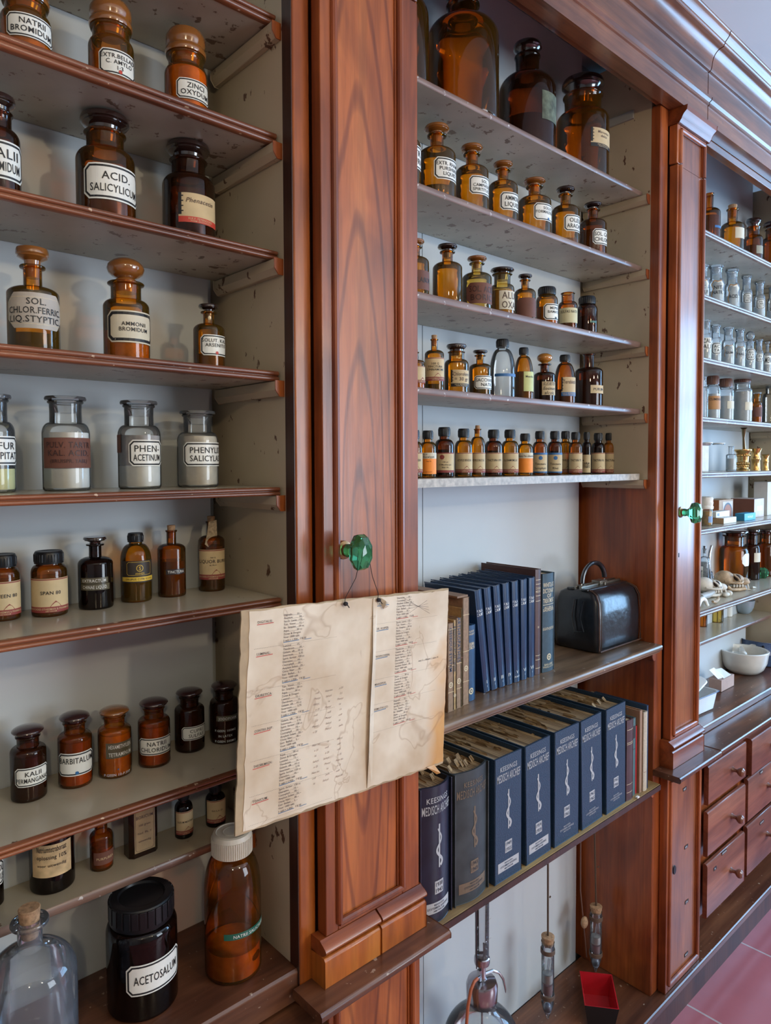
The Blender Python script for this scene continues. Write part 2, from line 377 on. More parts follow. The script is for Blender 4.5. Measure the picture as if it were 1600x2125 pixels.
bay1 = thing('shelving_bay', 'open cream painted shelf recess of the first bay, the one before the hanging list', 'cabinet')
def side(parent, x0, x1, z0, z1, mat, y0=.050): return MB().box(x0, x1, y0, .289, z0, z1).build('side_panel', mat, parent, bev=.001)
def back(parent, x0, x1, z0, joints=()):
    xs = [x0] + list(joints) + [x1]
    for a, b in zip(xs, xs[1:]): MB().box(a + .0012, b - .0012, YB, .262, z0, 2.772).build('back_board', PNK, parent)
def post(parent, x0, x1, z0=.09, z1=2.56, mat=WDO, y=.024):
    "frame post with rounded nosing on its bay side"
    m = MB().use(mat).box(x0, x1, y, .050, z0, z1); return m.build('post', parent=parent, bev=.003)
side(bay1, X1, X1 + .012, .70, 2.71, PNC); side(bay1, XL - .012, XL, .70, 2.71, PNC)
MB().box(X1 - .0005, X1 + .012, .026, .0499, .70, 2.71).build('dark_rebate', WDD, bay1)
post(bay1, X1 + .0005, X1 + .0335); post(bay1, XL - .04, XL - .0005)
for z in BZ1: batten(bay1, X1, 1, z, PNC); batten(bay1, XL, -1, z, PNC)
batten(bay1, X1, 1, .952, PNC, y0=.155); batten(bay1, XL, -1, .952, PNC, y0=.155)

back(bay1, XL, X1 - .026, .70)
bay2 = thing('shelving_bay', 'open shelf recess of the middle bay, cream above and bare brown wood below', 'cabinet')
side(bay2, X2, X2 + .012, 1.553, 2.71, PNC); side(bay2, X2L - .012, X2L, 1.553, 2.71, PNC)
side(bay2, X2, X2 + .012, .103, 1.552, WD); side(bay2, X2L - .012, X2L, .103, 1.552, WD)
MB().box(X2 - .0005, X2 + .012, .026, .0499, .103, 2.552).build('rebate', WD, bay2)
post(bay2, X2 + .0005, X2 + .043, .103, mat=WD); post(bay2, X2L - .03, X2L - .0005, .103)
for z in BZ2: batten(bay2, X2, 1, z, PNC); batten(bay2, X2L, -1, z, PNC)
for z in (1.082, .700):
    batten(bay2, X2, 1, z, WD, y0=.022); batten(bay2, X2L, -1, z, WD, y0=.022)
b_ = atX(X2, 1308, 250); MB().box(X2 - .008, X2, .10, .22, 2.545, 2.567).build('batten', PNW, bay2, bev=.001)
back(bay2, X2L, X2 - .026, .103, (atY(YB, 877, 1000).x,))
bay3 = thing('shelving_bay', 'pale painted shelf recess of the third bay, beyond the second green knob', 'cabinet')
side(bay3, X3, X3 + .012, .78, 2.71, PNC); side(bay3, X3L - .012, X3L, .78, 2.71, PNC)
post(bay3, X3 + .0005, X3 + .036, mat=WD); post(bay3, X3L - .02, X3L - .0005, mat=WD)
for z in BT3: batten(bay3, X3, 1, z - .018, PNC); batten(bay3, X3L, -1, z - .018, PNC)

back(bay3, X3L, X3 - .03, .753)
def shelf(label, x0, x1, zt, zb, yf, style, group=None, name='shelf'):
    t = thing(name, label, 'shelf', (x0, yf, zb), group); L_ = x1 - x0; D = YB - .002 - yf; h = zt - zb
    def ob(o): o.location = (-0, 0, 0); return o
    if style in ('cream', 'pale'):
        m = MB().use(PNS).box(0, L_, .010, D, h - .007, h).use(PNU).box(0, L_, .010, D, .001, h - .007); m.build('board', parent=t)
        tm = WDT if style == 'cream' else WDG
        r = h / 4
        pr = [(.010, 0)]
        for c in (r, 3 * r):
            for i in range(7):
                a = -math.pi / 2 + math.pi * i / 6; pr.append((.004 - math.cos(a) * .004 + .0, c + math.sin(a) * r * .93))
        pr += [(.010, h)]
        MB().use(tm).ext(pr, 0, L_).build('edge_trim', parent=t, ang=50)
    elif style == 'pink':
        MB().use(PNS).box(0, L_, .002, D, h - .004, h).use(PNU).box(0, L_, .002, D, 0, h - .004).build('board', parent=t)
        MB().use(WDG).ext([(.002, 0), (0, .002), (0, h - .002), (.002, h)], 0, L_).build('edge_trim', parent=t, ang=60)
    elif style == 'raw':
        MB().use(PNS).box(0, L_, .002, D, h - .004, h).use(PNU).box(0, L_, .002, D, 0, h - .004).build('board', parent=t)
        MB().use(plain('limed_raw_edge', (.40, .36, .30), .45, var=.3, sc=90)).box(0, L_, 0, .002, 0, h).build('edge_trim', parent=t)
    elif style == 'oak':
        MB().use(WBK).box(0, L_, .014, D, 0, h).build('board', parent=t)
        MB().use(WBK).ext([(.014, 0), (.007, 0), (.006, .004), (.002, .006), (.0, .009), (0, h - .003), (.003, h), (.014, h)], 0, L_).build('edge_trim', parent=t, ang=50)
    elif style == 'ply':
        MB().use(WRW).box(0, L_, .003, D, 0, h).build('board', parent=t)
        MB().use(WDD).box(0, L_, 0, .003, 0, h * .9).build('edge_trim', parent=t)
    return t
nm1 = ['above the three wide-lidded amber jars', 'carrying the natrii bromidum and zinci oxydum jars', 'carrying the acid. salicylicum jar',
       'carrying the ball-stoppered ammonii bromidum jar', 'carrying the four clear powder jars', 'carrying the span 80 and liquor bottles', 'carrying the barbitalum jar']
for i in range(7):
    shelf('cream shelf with moulded red-brown edge ' + nm1[i], XL + .001, X1 - .004, BT1[i], BZ1[i], .061, 'cream', 'shelves of the first bay')
shelf('narrow cream shelf set back low in the first bay, behind the big acetosalum jar', XL + .001, X1 - .002, .967, .953, .152, 'pink', 'shelves of the first bay')
nm2 = ['carrying the four giant brown bottles', 'carrying the extr. rhamni bottle', 'carrying the olive glass bottle and the meprobamat jar', 'carrying the saccharas natr. and tall clear bottle', 'carrying the close row of small capped bottles']
for i in range(5):
    shelf('painted worn-edged shelf ' + nm2[i] if i < 4 else 'pale-edged shelf ' + nm2[i], X2L + .001, X2 - .008, BT2[i], BZ2[i], .070, 'pink' if i < 4 else 'raw', 'painted shelves of the middle bay')
shelf('scuffed brown shelf carrying the books and black leather bag', X2L - .03, X2 - .0006, 1.104, 1.083, .002, 'oak')
shelf('raw plywood shelf with dark edge carrying the large blue binders', X2L - .03, X2 - .0006, .717, .702, .002, 'ply')
nm3 = ['with the large brown bottles below the ceiling', 'with clear jars having gilt shield labels', 'with clear jars lit by the window', 'with big clear screw jars', 'with the brass mortars', 'with small medicine boxes', 'with the animal skulls']
for i in range(7):
    shelf('pale shelf of the third bay ' + nm3[i], X3L + .001, X3 - .006, BT3[i], BT3[i] - .018, .042, 'pale', 'shelves of the third bay')
shelf('narrow set-back shelf of the third bay with the grey bowl', X3L + .001, X3 - .002, .985, .972, .145, 'pink', 'shelves of the third bay')

# pilaster cupboards
def panel_door(parent, name, x0, x1, z0, z1, stL, stR, stT, stB, yf=0.0, th=.023, pm=None, fm=None):
    d = MB().use(fm or WD)
    d.box(x0, x0 + stL, yf, yf + th, z0, z1).box(x1 - stR, x1, yf, yf + th, z0, z1)
    if stT: d.box(x0 + stL, x1 - stR, yf, yf + th, z1 - stT, z1)
    if stB: d.box(x0 + stL, x1 - stR, yf, yf + th, z0, z0 + stB)
    o = d.build(name, parent=parent, bev=.0015)
    MB().use(pm or WDP).box(x0 + stL - .001, x1 - stR + .001, yf + .004, yf + .016, z0 + (stB or 0) - .001, z1 - (stT or 0) + .001).build('panel', parent=o)
    g = MB().use(fm or WD); r = .0062
    def bead(p, q):
        g.tube([p, q], r, 10)
    a, b = x0 + stL + .001, x1 - stR - .001; c, e = z0 + (stB or 0) + .001, z1 - (stT or 0) - .001
    y = yf - .0005
    bead((a, y, c), (a, y, e)); bead((b, y, c), (b, y, e))
    if stB: bead((a, y, c), (b, y, c))
    if stT: bead((a, y, e), (b, y, e))
    for s_, xx in ((1, a), (-1, b)): g.box(min(xx, xx + s_ * .010), max(xx, xx + s_ * .010), yf + .0015, yf + .006, c, e)
    g.build('moulding', parent=o)
    return o
KG = newmat('green_knob_glass')[0]; _p = KG.node_tree.nodes['Principled BSDF']
_p.inputs['Base Color'].default_value = (.10, .62, .30, 1); _p.inputs['Transmission Weight'].default_value = .9; _p.inputs['Roughness'].default_value = .04; _p.inputs['IOR'].default_value = 1.5
BRS = plain('dull_brass', (.30, .17, .08), .35, metal=.9)
def knob(parent, x, z, sc=1.0):
    k = MB().use(BRS); My = Matrix.Rotation(R(90), 4, 'X')
    k.lathe([(0, 0), (.0155, 0), (.0150, .003), (.010, .005), (.009, .009), (0, .009)], 24, (x, 0, z), My)
    o = k.build('knob', parent=parent)
    g = MB().use(KG); n = 8
    g.lathe([(.0072, .006), (.0085, .012), (.0070, .020), (.010, .026), (.0205, .034), (.0225, .043), (.019, .054), (.010, .058), (0, .0585)], 8, (x, 0, z), My @ Matrix.Diagonal((sc * .86, sc * 1.38, 1, 1)) @ Matrix.Rotation(R(22.5), 4, 'Z'))
    g.build('glass_grip', parent=o, smooth=False)
WDQ = wood('plain_grain_panel', (.17, .05, .017), (.28, .086, .027), (.37, .13, .042), seed=21)
def pilaster(px0, px1, label, kz, ledge1, lowx0, lowx1, cracks, stl, split=None):
    t = thing('tall_cupboard', label, 'cupboard'); pmm = WDP if split else WDQ
    MB().box(px0 + .004, px1 + .001, .0235, .060, .103, 2.55).build('carcass', WDD, t)
    d = panel_door(t, 'door', px0, px1, .826, 2.406, stl, .042 if split else .012, 0, .012, pm=pmm)
    u = panel_door(t, 'upper_door_panel', px0 - .004, px1, 2.409, 2.512, stl + .004, .042 if split else .012, .012, 0, pm=pmm)
    knob(d, *kz)
    # cap moulding
    MB().use(WDX).ext([(.024, 2.512), (-.006, 2.512), (-.009, 2.517), (-.012, 2.520), (-.013, 2.524), (-.018, 2.532), (-.026, 2.539), (-.028, 2.551), (.024, 2.551)], px0 - .007, px1 + .007).build('cap_moulding', parent=t, bev=.0008)
    # plinth: torus, split block, ledge board
    tor = [(.024, .800)] + [(-.004 - .0125 * math.sin(math.pi * i / 8), .802 + .0205 * i / 8 + .0) for i in range(9)] + [(.0, .8255), (.024, .8255)]
    pb = MB().use(WDX)
    xs = [px0 - .013, split, px1 + .005] if split else [px0 - .013, px1 + .010]
    for a, b in zip(xs, xs[1:]):
        q = .0016 if split else 0
        pb.ext(tor, a + (q if a == split else 0), b - (q if b == split else 0))
    pb.build('torus_moulding', parent=t, bev=.0006)
    bl = MB().use(WDO if split else WDX)
    for a, b in zip(xs, xs[1:]):
        q = .0016 if split else 0
        bl.ext([(.024, .751), (-.0135, .751), (-.0135, .796), (-.010, .800), (.024, .800)], a + (q if a == split else 0), b - (q if b == split else 0))
    bl.build('plinth_block', parent=t, bev=.001)
    MB().use(WCT).ext([(.024, .736), (-.050, .736), (-.053, .739), (-.053, .747), (-.049, .751), (.024, .751)], px0 - .05, ledge1).build('ledge', parent=t, bev=.001)
    lo = panel_door(t, 'lower_door', lowx0, lowx1, .103, .728, .016, .018, .018, .020, yf=.0, pm=pmm)
    return t, d, lo
p1, d1, l1 = pilaster(.686, .901, 'near tall narrow cupboard of red-brown wood with green glass knob, behind the hanging list', (.728, 1.459), .930, .690, .903, 1, .026, split=.795)
p2, d2, l2 = pilaster(1.893, 2.067, 'farther tall narrow cupboard of red-brown wood, second green knob, between middle and third bay', (1.935, 1.462), 2.112, 1.880, 2.098, 1, .014)
# keyholes
def scutch(par, x, z):
    MB().use(plain('blackened_iron', (.02, .02, .022), .4, metal=.7)).lathe([(0, .0025), (.008, .0025), (.009, 0)], 16, (x, 0, z), Matrix.Rotation(R(90), 4, 'X') @ Matrix.Diagonal((1, 1.5, 1, 1))).build('keyhole_plate', parent=par)
k_ = atY(0, 1399, 1805); scutch(l2, k_.x, k_.z)
k_ = atY(0, 1409, 1152); MB().use(INK).box(k_.x - .0015, k_.x + .0015, -.0006, .001, k_.z - .006, k_.z + .006).build('keyhole', parent=d2)
k_ = atY(0, 727, 1175)
def tape(par, px, py, w, txt, y=-.0):
    k = atY(y, px, py); m = MB().use(INK).box(k.x - w / 2, k.x + w / 2, y - .0006, y, k.z - .005, k.z + .005).use(TXW).text(txt, k.x, k.z, .0052, y - .0008, w * .9)
    m.build('embossed_tape', parent=par)
for x_, y_, s_ in ((1421, 1637, 'NAT'), (1424, 1757, 'KAL'), (1425, 1871, 'CAL'), (1424, 1980, 'MAG')): tape(l2, x_, y_, .022, s_, .0035)

# entablature over the bays
prof = [(.02, 2.552), (-.018, 2.552), (-.018, 2.598), (-.022, 2.600), (-.0225, 2.606), (-.029, 2.611), (-.030, 2.618), (-.020, 2.622), (-.018, 2.624), (-.018, 2.690), (-.024, 2.692), (-.027, 2.698), (-.028, 2.703)]
prof += [(-.028 - .027 * (1 - math.cos(R(90) * i / 8)), 2.703 + .040 * math.sin(R(90) * i / 8)) for i in range(1, 9)]
prof += [(-.060, 2.744), (-.060, 2.748), (-.063, 2.750), (-.063, 2.754)]
prof += [(-.063 - .013 * math.sin(R(90) * i / 5), 2.754 + .020 * i / 5) for i in range(1, 6)] + [(-.078, 2.776), (-.078, CEIL - .0005), (.02, CEIL - .0005)]
WDC = wood('cornice_wood', (.13, .048, .022), (.23, .088, .040), (.32, .135, .065), 'X', rough=.28, coat=.5, seed=12, chip=.69, chipc=(.12, .05, .03))
xc = atY(-.06, 1503, 78).x
struct('trim_1', MB().use(WDC).ext(prof, -1.7, xc - .002), None)
struct('trim_2', MB().use(WDC).ext(prof, xc + .002, 4.0), None)
struct('trim_3', MB().use(WDC).box(2.07, 3.2, .022, .045, 2.530, 2.60), None, bev=.001)
struct('trim_4', MB().use(WDC).box(.93, 1.84, .0205, .036, 2.556, 2.60), None, bev=.001)

# base cabinets with counters
def counter(label, x0, x1, zn, zl, yf):
    t = thing('worktop', label, 'worktop')
    MB().use(WCT).ext([(YB - .001, zn), (yf, zn), (yf - .001, .770), (yf + .003, .7745), (yf + .006, .775), (YB - .001, .775)], x0, x1).build('counter_board', parent=t, bev=.0015)
    MB().use(WCT).ext([(yf + .03, zl - .015), (-.046, zl - .015), (-.05, zl - .012), (-.05, zl - .004), (-.046, zl), (yf + .03, zl)], x0, x1).build('ledge', parent=t, bev=.001)
    return t
counter('dark worn wooden counter under the acetosalum jar and brown milk bottle', XL - .03, X1 + .012, .722, .715, .030)
counter('brown wooden counter of the third bay under the white mortar bowl', 2.114, XE + .2, .752, .751, .040)
bc = thing('base_cabinet', 'lower cupboard front under the counter of the first bay', 'cabinet')
MB().box(XL - .03, X1 + .02, .02, .05, .103, .699).build('front', WDO, bc)
dc = thing('drawer_cabinet', 'drawer cabinet of red-brown wood under the third bay counter', 'cabinet')
MB().use(WD).box(2.10, XE + .2, .012, .20, .216, .735).box(2.10, XE + .2, .12, .14, .103, .2155).build('carcass', parent=dc)
DK = plain('brown_turned_wood', (.17, .06, .03), .3, coat=.5)
rows = [(.571, .690), (.412, .548), (.222, .388)]
rows2 = [(.571, .692), (.412, .556), (.228, .396)]
cols = [(2.116, 2.402), (2.422, 2.708), (2.728, 3.014), (3.034, 3.32)]
def drawer(x0, x1, z0, z1, y, lab, kx=.62):
    d = MB().use(wood('drawer_front_wood', (.15, .045, .026), (.24, .078, .045), (.32, .12, .07), 'X', rough=.36, seed=14))
    d.ext([(.0, z0), (y + .002, z0), (y, z0 + .002), (y, z1 - .006), (y + .003, z1 - .001), (y + .008, z1), (.0, z1)], x0, x1)
    o = d.build('drawer', parent=dc, bev=.001)
    if lab: o['label'] = lab
    xk = x0 + (x1 - x0) * kx; zk = (z0 + z1) / 2 - .002; My = Matrix.Rotation(R(90), 4, 'X')
    MB().use(DK).lathe([(.0, 0), (.010, 0), (.0085, .003), (.006, .008), (.0055, .014), (.011, .019), (.0145, .025), (.0135, .032), (.008, .037), (0, .038)], 20, (xk, y, zk), My).build('knob', parent=o)
    return o
for ci, (a, b) in enumerate(cols):
    for ri, (c, e) in enumerate(rows if ci == 0 else rows2):
        drawer(a, b, c, e, -.012 if (ci, ri) != (1, 0) else -.022, None)
for x_, y_, s_, w_ in ((1518, 1541, 'LEVERPL.', .045), (1487, 1570, 'OCL.', .02), (1484, 1802, 'PL.', .02), (1503, 1768, 'SPONGIA', .035), (1580, 1602, 'GAZE', .025), (1581, 1706, 'CATGUT', .035)):
    tape(dc, x_, y_, w_, s_, -.0126)
MB().use(WCT).ext([(YB - .001, .080), (-.010, .080), (-.013, .083), (-.013, .099), (-.009, .102), (YB - .001, .102)], -1.0, 4.2).build('trim_5', kind='structure', bev=.001)
MB().use(WDD).box(-1.0, 4.2, 0, .05, 0, .0799).build('baseboard_back', kind='structure')

# ------------------------------------------------------------------ bottles
# shape numbers are fractions: neck radius, shoulder start, neck start, rim height, lip radius, stopper form, stopper radius
KIND = {
 'domejar': (.62, .64, .72, .86, .70, 'dome', .90), 'discjar': (.64, .60, .70, .86, .72, 'disc', .83),
 'flange': (.36, .57, .64, .84, .50, 'disc', .63), 'balljar': (.66, .53, .60, .765, .80, 'ball', .82),
 'widelid': (.82, .53, .61, .74, .90, 'lid', .96), 'powder': (.68, .60, .72, .945, .76, 'thin', .88),
 'capjar': (.70, .66, .79, .84, .70, 'cap', .82), 'capbottle': (.44, .60, .84, .90, .42, 'cap', .52),
 'smallcap': (.52, .61, .76, .85, .50, 'cap', .63), 'cone': (.40, .42, .84, .90, .42, 'cap', .50),
 'corked': (.34, .66, .74, .93, .42, 'cork', .30), 'round': (.36, .60, .78, .94, .48, 'plug', .40),
 'open': (.36, .66, .75, .998, .44, None, 0), 'narrow': (.36, .62, .72, .90, .52, 'disc', .66),
 'narrowball': (.40, .55, .62, .78, .62, 'ball', .74), 'opencap': (.66, .66, .78, .998, .74, None, 0),
 'bigjar': (.66, .58, .70, .90, .80, 'disc', .98), 'tubebody': (.30, .74, .82, .998, .40, None, 0),
}
def body_profile(k, r, H):
    nk, sh, ns, rim, lip, st, sr = k
    p = [(0, .0015), (.80 * r, .0015), (.84 * r, 0), (.93 * r, 0), (.985 * r, .012 * H), (r, .035 * H), (r, sh * H)]
    for i in range(1, 11):
        t = R(9 * i); p.append(((nk + (1 - nk) * math.cos(t)) * r, (sh + (ns - sh) * math.sin(t)) * H))
    rr = rim * H; lt = min(.022 * H, .12 * r)
    p += [(nk * r * .985, (ns + (rim - ns) * .4) * H), (nk * r, rr - lt * 1.4), (lip * r * .97, rr - lt), (lip * r, rr - lt * .6), (lip * r, rr - lt * .3), (lip * r * .96, rr), (nk * r * .86, rr), (nk * r * .80, rr - lt)]
    return p
def stopper_mesh(k, r, H, mat):
    nk, sh, ns, rim, lip, st, sr = k; m = MB().use(mat); z0 = rim * H; z1 = H; d = z1 - z0; q = nk * r
    plug = [(0, z0 - (rim - ns) * H * .55), (q * .70, z0 - (rim - ns) * H * .55), (q * .84, z0)]
    if st == 'dome':
        m.lathe(plug + [(q * .86, z0 + d * .22), (sr * r * .93, z0 + d * .34), (sr * r, z0 + d * .50)] + [(sr * r * math.cos(R(a)) , z0 + d * (.50 + .50 * math.sin(R(a)))) for a in (15, 30, 45, 60, 75, 90)], 32)
    elif st == 'lid':
        m.lathe(plug + [(sr * r * .96, z0 + d * .02), (sr * r, z0 + d * .12), (sr * r * .97, z0 + d * .24), (sr * r * .90, z0 + d * .30), (sr * r * .90, z0 + d * .36), (sr * r * .96, z0 + d * .46), (sr * r * .95, z0 + d * .72), (sr * r * .82, z0 + d * .92), (sr * r * .5, z1), (0, z1)], 36)
    elif st == 'disc':
        m.lathe(plug + [(q * .90, z0 + d * .30), (sr * r * .92, z0 + d * .50), (sr * r * .90, z0 + d * .58), (sr * r, z0 + d * .66), (sr * r, z0 + d * .84), (sr * r * .95, z1), (sr * r * .6, z1 - d * .04), (0, z1 - d * .04)], 36)
    elif st == 'thin':
        m.lathe(plug + [(sr * r * .97, z0 + d * .15), (sr * r, z0 + d * .45), (sr * r * .96, z0 + d * .85), (sr * r * .5, z1), (0, z1)], 36)
    elif st == 'ball':
        m.lathe(plug[:2] + [(q * .80, z0), (q * .72, z0 + d * .10)] + [(max(.0001, sr * r * math.cos(R(a)))  , z0 + d * (.56 + .44 * math.sin(R(a)))) for a in (-62, -45, -25, 0, 22, 45, 65, 80, 90)], 32)
    elif st in ('cap', 'cork', 'plug'):
        if st == 'cap':
            zc = z0 - .03 * H
            pr = [(sr * r * .6, zc), (sr * r * .985, zc), (sr * r, zc + .004), (sr * r * .985, z1 - .003), (sr * r * .90, z1), (sr * r * .8, z1 - .0008), (0, z1 - .0008)]
            m.lathe(pr, 36); n = 30
            for i in range(n):
                a = 2 * math.pi * i / n; c, s_ = math.cos(a), math.sin(a); ra, rb, w = sr * r * .985, sr * r * 1.02, .0006
                m.add([(ra * c - w * s_, ra * s_ + w * c, zc + .003), (ra * c + w * s_, ra * s_ - w * c, zc + .003), (rb * c, rb * s_, zc + .003), (ra * c - w * s_, ra * s_ + w * c, z1 - .004), (ra * c + w * s_, ra * s_ - w * c, z1 - .004), (rb * c, rb * s_, z1 - .004)], [(0, 2, 5, 3), (2, 1, 4, 5)])
        else: m.lathe([(0, z0 - (rim - ns) * H * .6), (q * .68, z0 - (rim - ns) * H * .6), (q * .80, z0), (sr * r, z1 - .001), (sr * r * .93, z1), (0, z1)], 24)
    return m
def label_mesh(style, W_, H_, lines, ex):
    m = MB(); x0, x1 = -W_ / 2, W_ / 2; ch = H_ * .16; ink = ex.get('ink', INK); n = max(1, len(lines)); pad = ex.get('pad', .80); v0, v1 = 0, H_
    if style in ('oct', 'octivory', 'octthin'):
        m.use(WHT if style == 'oct' else IVO).strip(x0, x1, 0, H_, .0002, ch)
        m.use(INK).frame(x0 + H_ * .045, x1 - H_ * .045, H_ * .045, H_ * .955, .0005, H_ * (.055 if style != 'octthin' else .09), ch * .9)
        v0, v1 = H_ * .16, H_ * .84
    elif style == 'shield':
        m.use(plain('aged_grey_label', (.45, .40, .34), .5, var=.12)).strip(x0, x1, H_ * .10, H_ * .90, .0002, ch).strip(x0 * .8, x1 * .8, 0, H_, .00025, ch * .5)
        m.use(GOLD).frame(x0 + .001, x1 - .001, H_ * .12, H_ * .88, .0005, .0006, ch); ink = INK; v0, v1 = H_ * .14, H_ * .88
    elif style == 'gilt':
        m.use(WHT).add([(x0 * .8, .0002, 0), (x1 * .8, .0002, 0), (x1 * .95, .0002, H_ * .22), (x1 * .72, .0002, H_ * .55), (x1, .0002, H_ * .8), (x1 * .55, .0002, H_), (0, .0002, H_ * .93), (x0 * .55, .0002, H_), (x0, .0002, H_ * .8), (x0 * .72, .0002, H_ * .55), (x0 * .95, .0002, H_ * .22)], [(0, 1, 2, 3, 4, 5, 6, 7, 8, 9, 10)])
        P = [(x0 * .8, 0), (x0 * .95, H_ * .22), (x0 * .72, H_ * .55), (x0, H_ * .8), (x0 * .55, H_), (0, H_ * .93), (x1 * .55, H_)]
        m.use(plain('ochre_gilt_line', (.50, .26, .08), .4)); t = H_ * .022
        for (a, b), (c, d) in zip(P, P[1:]):
            l_ = math.hypot(c - a, d - b); nx, nz = -(d - b) / l_ * t, (c - a) / l_ * t
            m.add([(a + nx, .0005, b + nz), (a - nx, .0005, b - nz), (c - nx, .0005, d - nz), (c + nx, .0005, d + nz)], [(0, 1, 2, 3)])
        v0, v1 = H_ * .2, H_ * .75
    elif style == 'brown':
        m.use(BRL).strip(x0, x1, 0, H_, .0002, ex.get('ch', 0) * H_); ink = plain('ink_on_brown_label', (.045, .015, .012), .5); v0, v1 = H_ * .1, H_ * .9
    elif style == 'maker':      # cream paper, thin maroon line above, maroon band with a small crest below
        m.use(CRM).strip(x0, x1, 0, H_, .0002).use(MAR).strip(x0, x1, H_ * .0, H_ * .17, .0005).strip(x0, x1, H_ * .955, H_ * .985, .0005)
        m.add([(x0 * .0 + W_ * .10 - H_ * .16, .0005, H_ * .17), (W_ * .10 + H_ * .16, .0005, H_ * .17), (W_ * .10 + H_ * .09, .0005, H_ * .26), (W_ * .10, .0005, H_ * .34), (W_ * .10 - H_ * .09, .0005, H_ * .26)], [(0, 1, 2, 3, 4)])
        m.use(CRM).text('BROCADES-STHEEMAN & PHARMACIA', 0, H_ * .105, H_ * .055, .0008, W_ * .94).text('AMSTERDAM', 0, H_ * .04, H_ * .035, .0008, W_ * .5)
        v0, v1 = H_ * ex.get('lo', .42), H_ * ex.get('hi', .80)
    elif style == 'blueline':
        m.use(CRM).strip(x0, x1, 0, H_, .0002).use(BLI).strip(x0, x1, 0, H_ * .06, .0005).strip(x0, x1, H_ * .90, H_, .0005).lathe([(0, 0), (H_ * .10, 0)], 16, (0, .0005, H_ * .74), Matrix.Rotation(R(90), 4, 'X')); v0, v1 = H_ * .12, H_ * .55
    elif style == 'redtop':
        m.use(CRM).strip(x0, x1, 0, H_, .0002).use(MAR).strip(x0, x1, 0, H_ * .12, .0005).strip(x0, x1, H_ * .95, H_, .0005).lathe([(0, 0), (H_ * .12, 0)], 16, (-W_ * .15, .0005, H_ * .78), Matrix.Rotation(R(90), 4, 'X')); v0, v1 = H_ * .2, H_ * .6
    elif style == 'orange':
        m.use(ORG).strip(x0, x1, 0, H_, .0002).use(IVO).strip(x0, x1, H_ * .72, H_, .0005).use(INK).text('100 ml', -W_ * .2, H_ * .93, H_ * .06, .0008, W_ * .3).text('Eucalypti', 0, H_ * .81, H_ * .10, .0008, W_ * .9).text('Ned. Ph.', 0, H_ * .6, H_ * .045, .0008).use(MAR).text('BROCADES', 0, H_ * .10, H_ * .04, .0008); lines = []
    elif style == 'orangepine':
        m.use(ORG).strip(x0, x1, 0, H_, .0002).use(IVO).strip(x0, x1, H_ * .72, H_, .0005).use(INK).text('Oleum Pini silvestris', 0, H_ * .84, H_ * .10, .0008, W_ * .95); lines = []
    elif style == 'notch':       # handwritten label with a dark printed side strip and a band below
        m.use(CRM).strip(x0, x1, 0, H_, .0002); b = ex.get('band', RED)
        m.use(INK).strip(x0, x0 + W_ * .07, H_ * .26, H_, .0005, 0, 2)
        for i in range(4): m.strip(x0 + W_ * .07, x0 + W_ * .11, H_ * (.36 + .17 * i), H_ * (.40 + .17 * i), .0005, 0, 2)
        m.use(b).strip(x0, x1, 0, H_ * .2, .0005).use(CRM).text('H.K.F. FEYENOORD', 0, H_ * .13, H_ * .07, .0008, W_ * .85).text('PHARM. GROOTHANDEL', 0, H_ * .05, H_ * .045, .0008, W_ * .85)
        v0, v1 = H_ * .32, H_ * .9; ink = GRYI
    elif style == 'plain': m.use(ex.get('paper', CRM)).strip(x0, x1, 0, H_, .0002, ex.get('ch', 0) * H_)
    elif style == 'tape': m.use(ex.get('paper', OLV)).strip(x0, x1, 0, H_, .0002); ink = TXW; pad = .62
    elif style == 'printed': ink = TXW
    elif style == 'sdark':
        m.use(plain('dark_printed_label', (.035, .025, .02), .5)).strip(x0, x1, 0, H_, .0002).use(YEL).strip(x0, x1, H_ * .06, H_ * .26, .0005).frame(x0 + W_ * .16, x1 - W_ * .16, H_ * .34, H_ * .95, .0005, H_ * .012, H_ * .08)
        m.lathe([(H_ * .13, 0), (H_ * .155, 0)], 20, (0, .0005, H_ * .66), Matrix.Rotation(R(90), 4, 'X')).text('S', 0, H_ * .66, H_ * .16, .0008).text('ANNEX', 0, H_ * .42, H_ * .08, .0008).use(INK).text('SIRUPUS CITRI 0,5 KG', 0, H_ * .16, H_ * .09, .0008, W_ * .92); lines = []
    hh = (v1 - v0) / n; lh = min(hh * pad, ex.get('lh', 1) * H_)
    for i, t in enumerate(lines):
        if t: m.use(ink).text(t, 0, v1 - hh * (i + .5), lh * (.9 if n > 1 else .8) * ex.get('ls', [1] * 9)[i], .0008, W_ * ex.get('mw', .80), shear=ex.get('shear', 0), wide=ex.get('wide', 1))
    if 'dot' in ex: m.use(ex['dot']).lathe([(0, 0), (H_ * .075, 0)], 16, (0, .0009, H_ * .13), Matrix.Rotation(R(90), 4, 'X'))
    return m
BOT = []
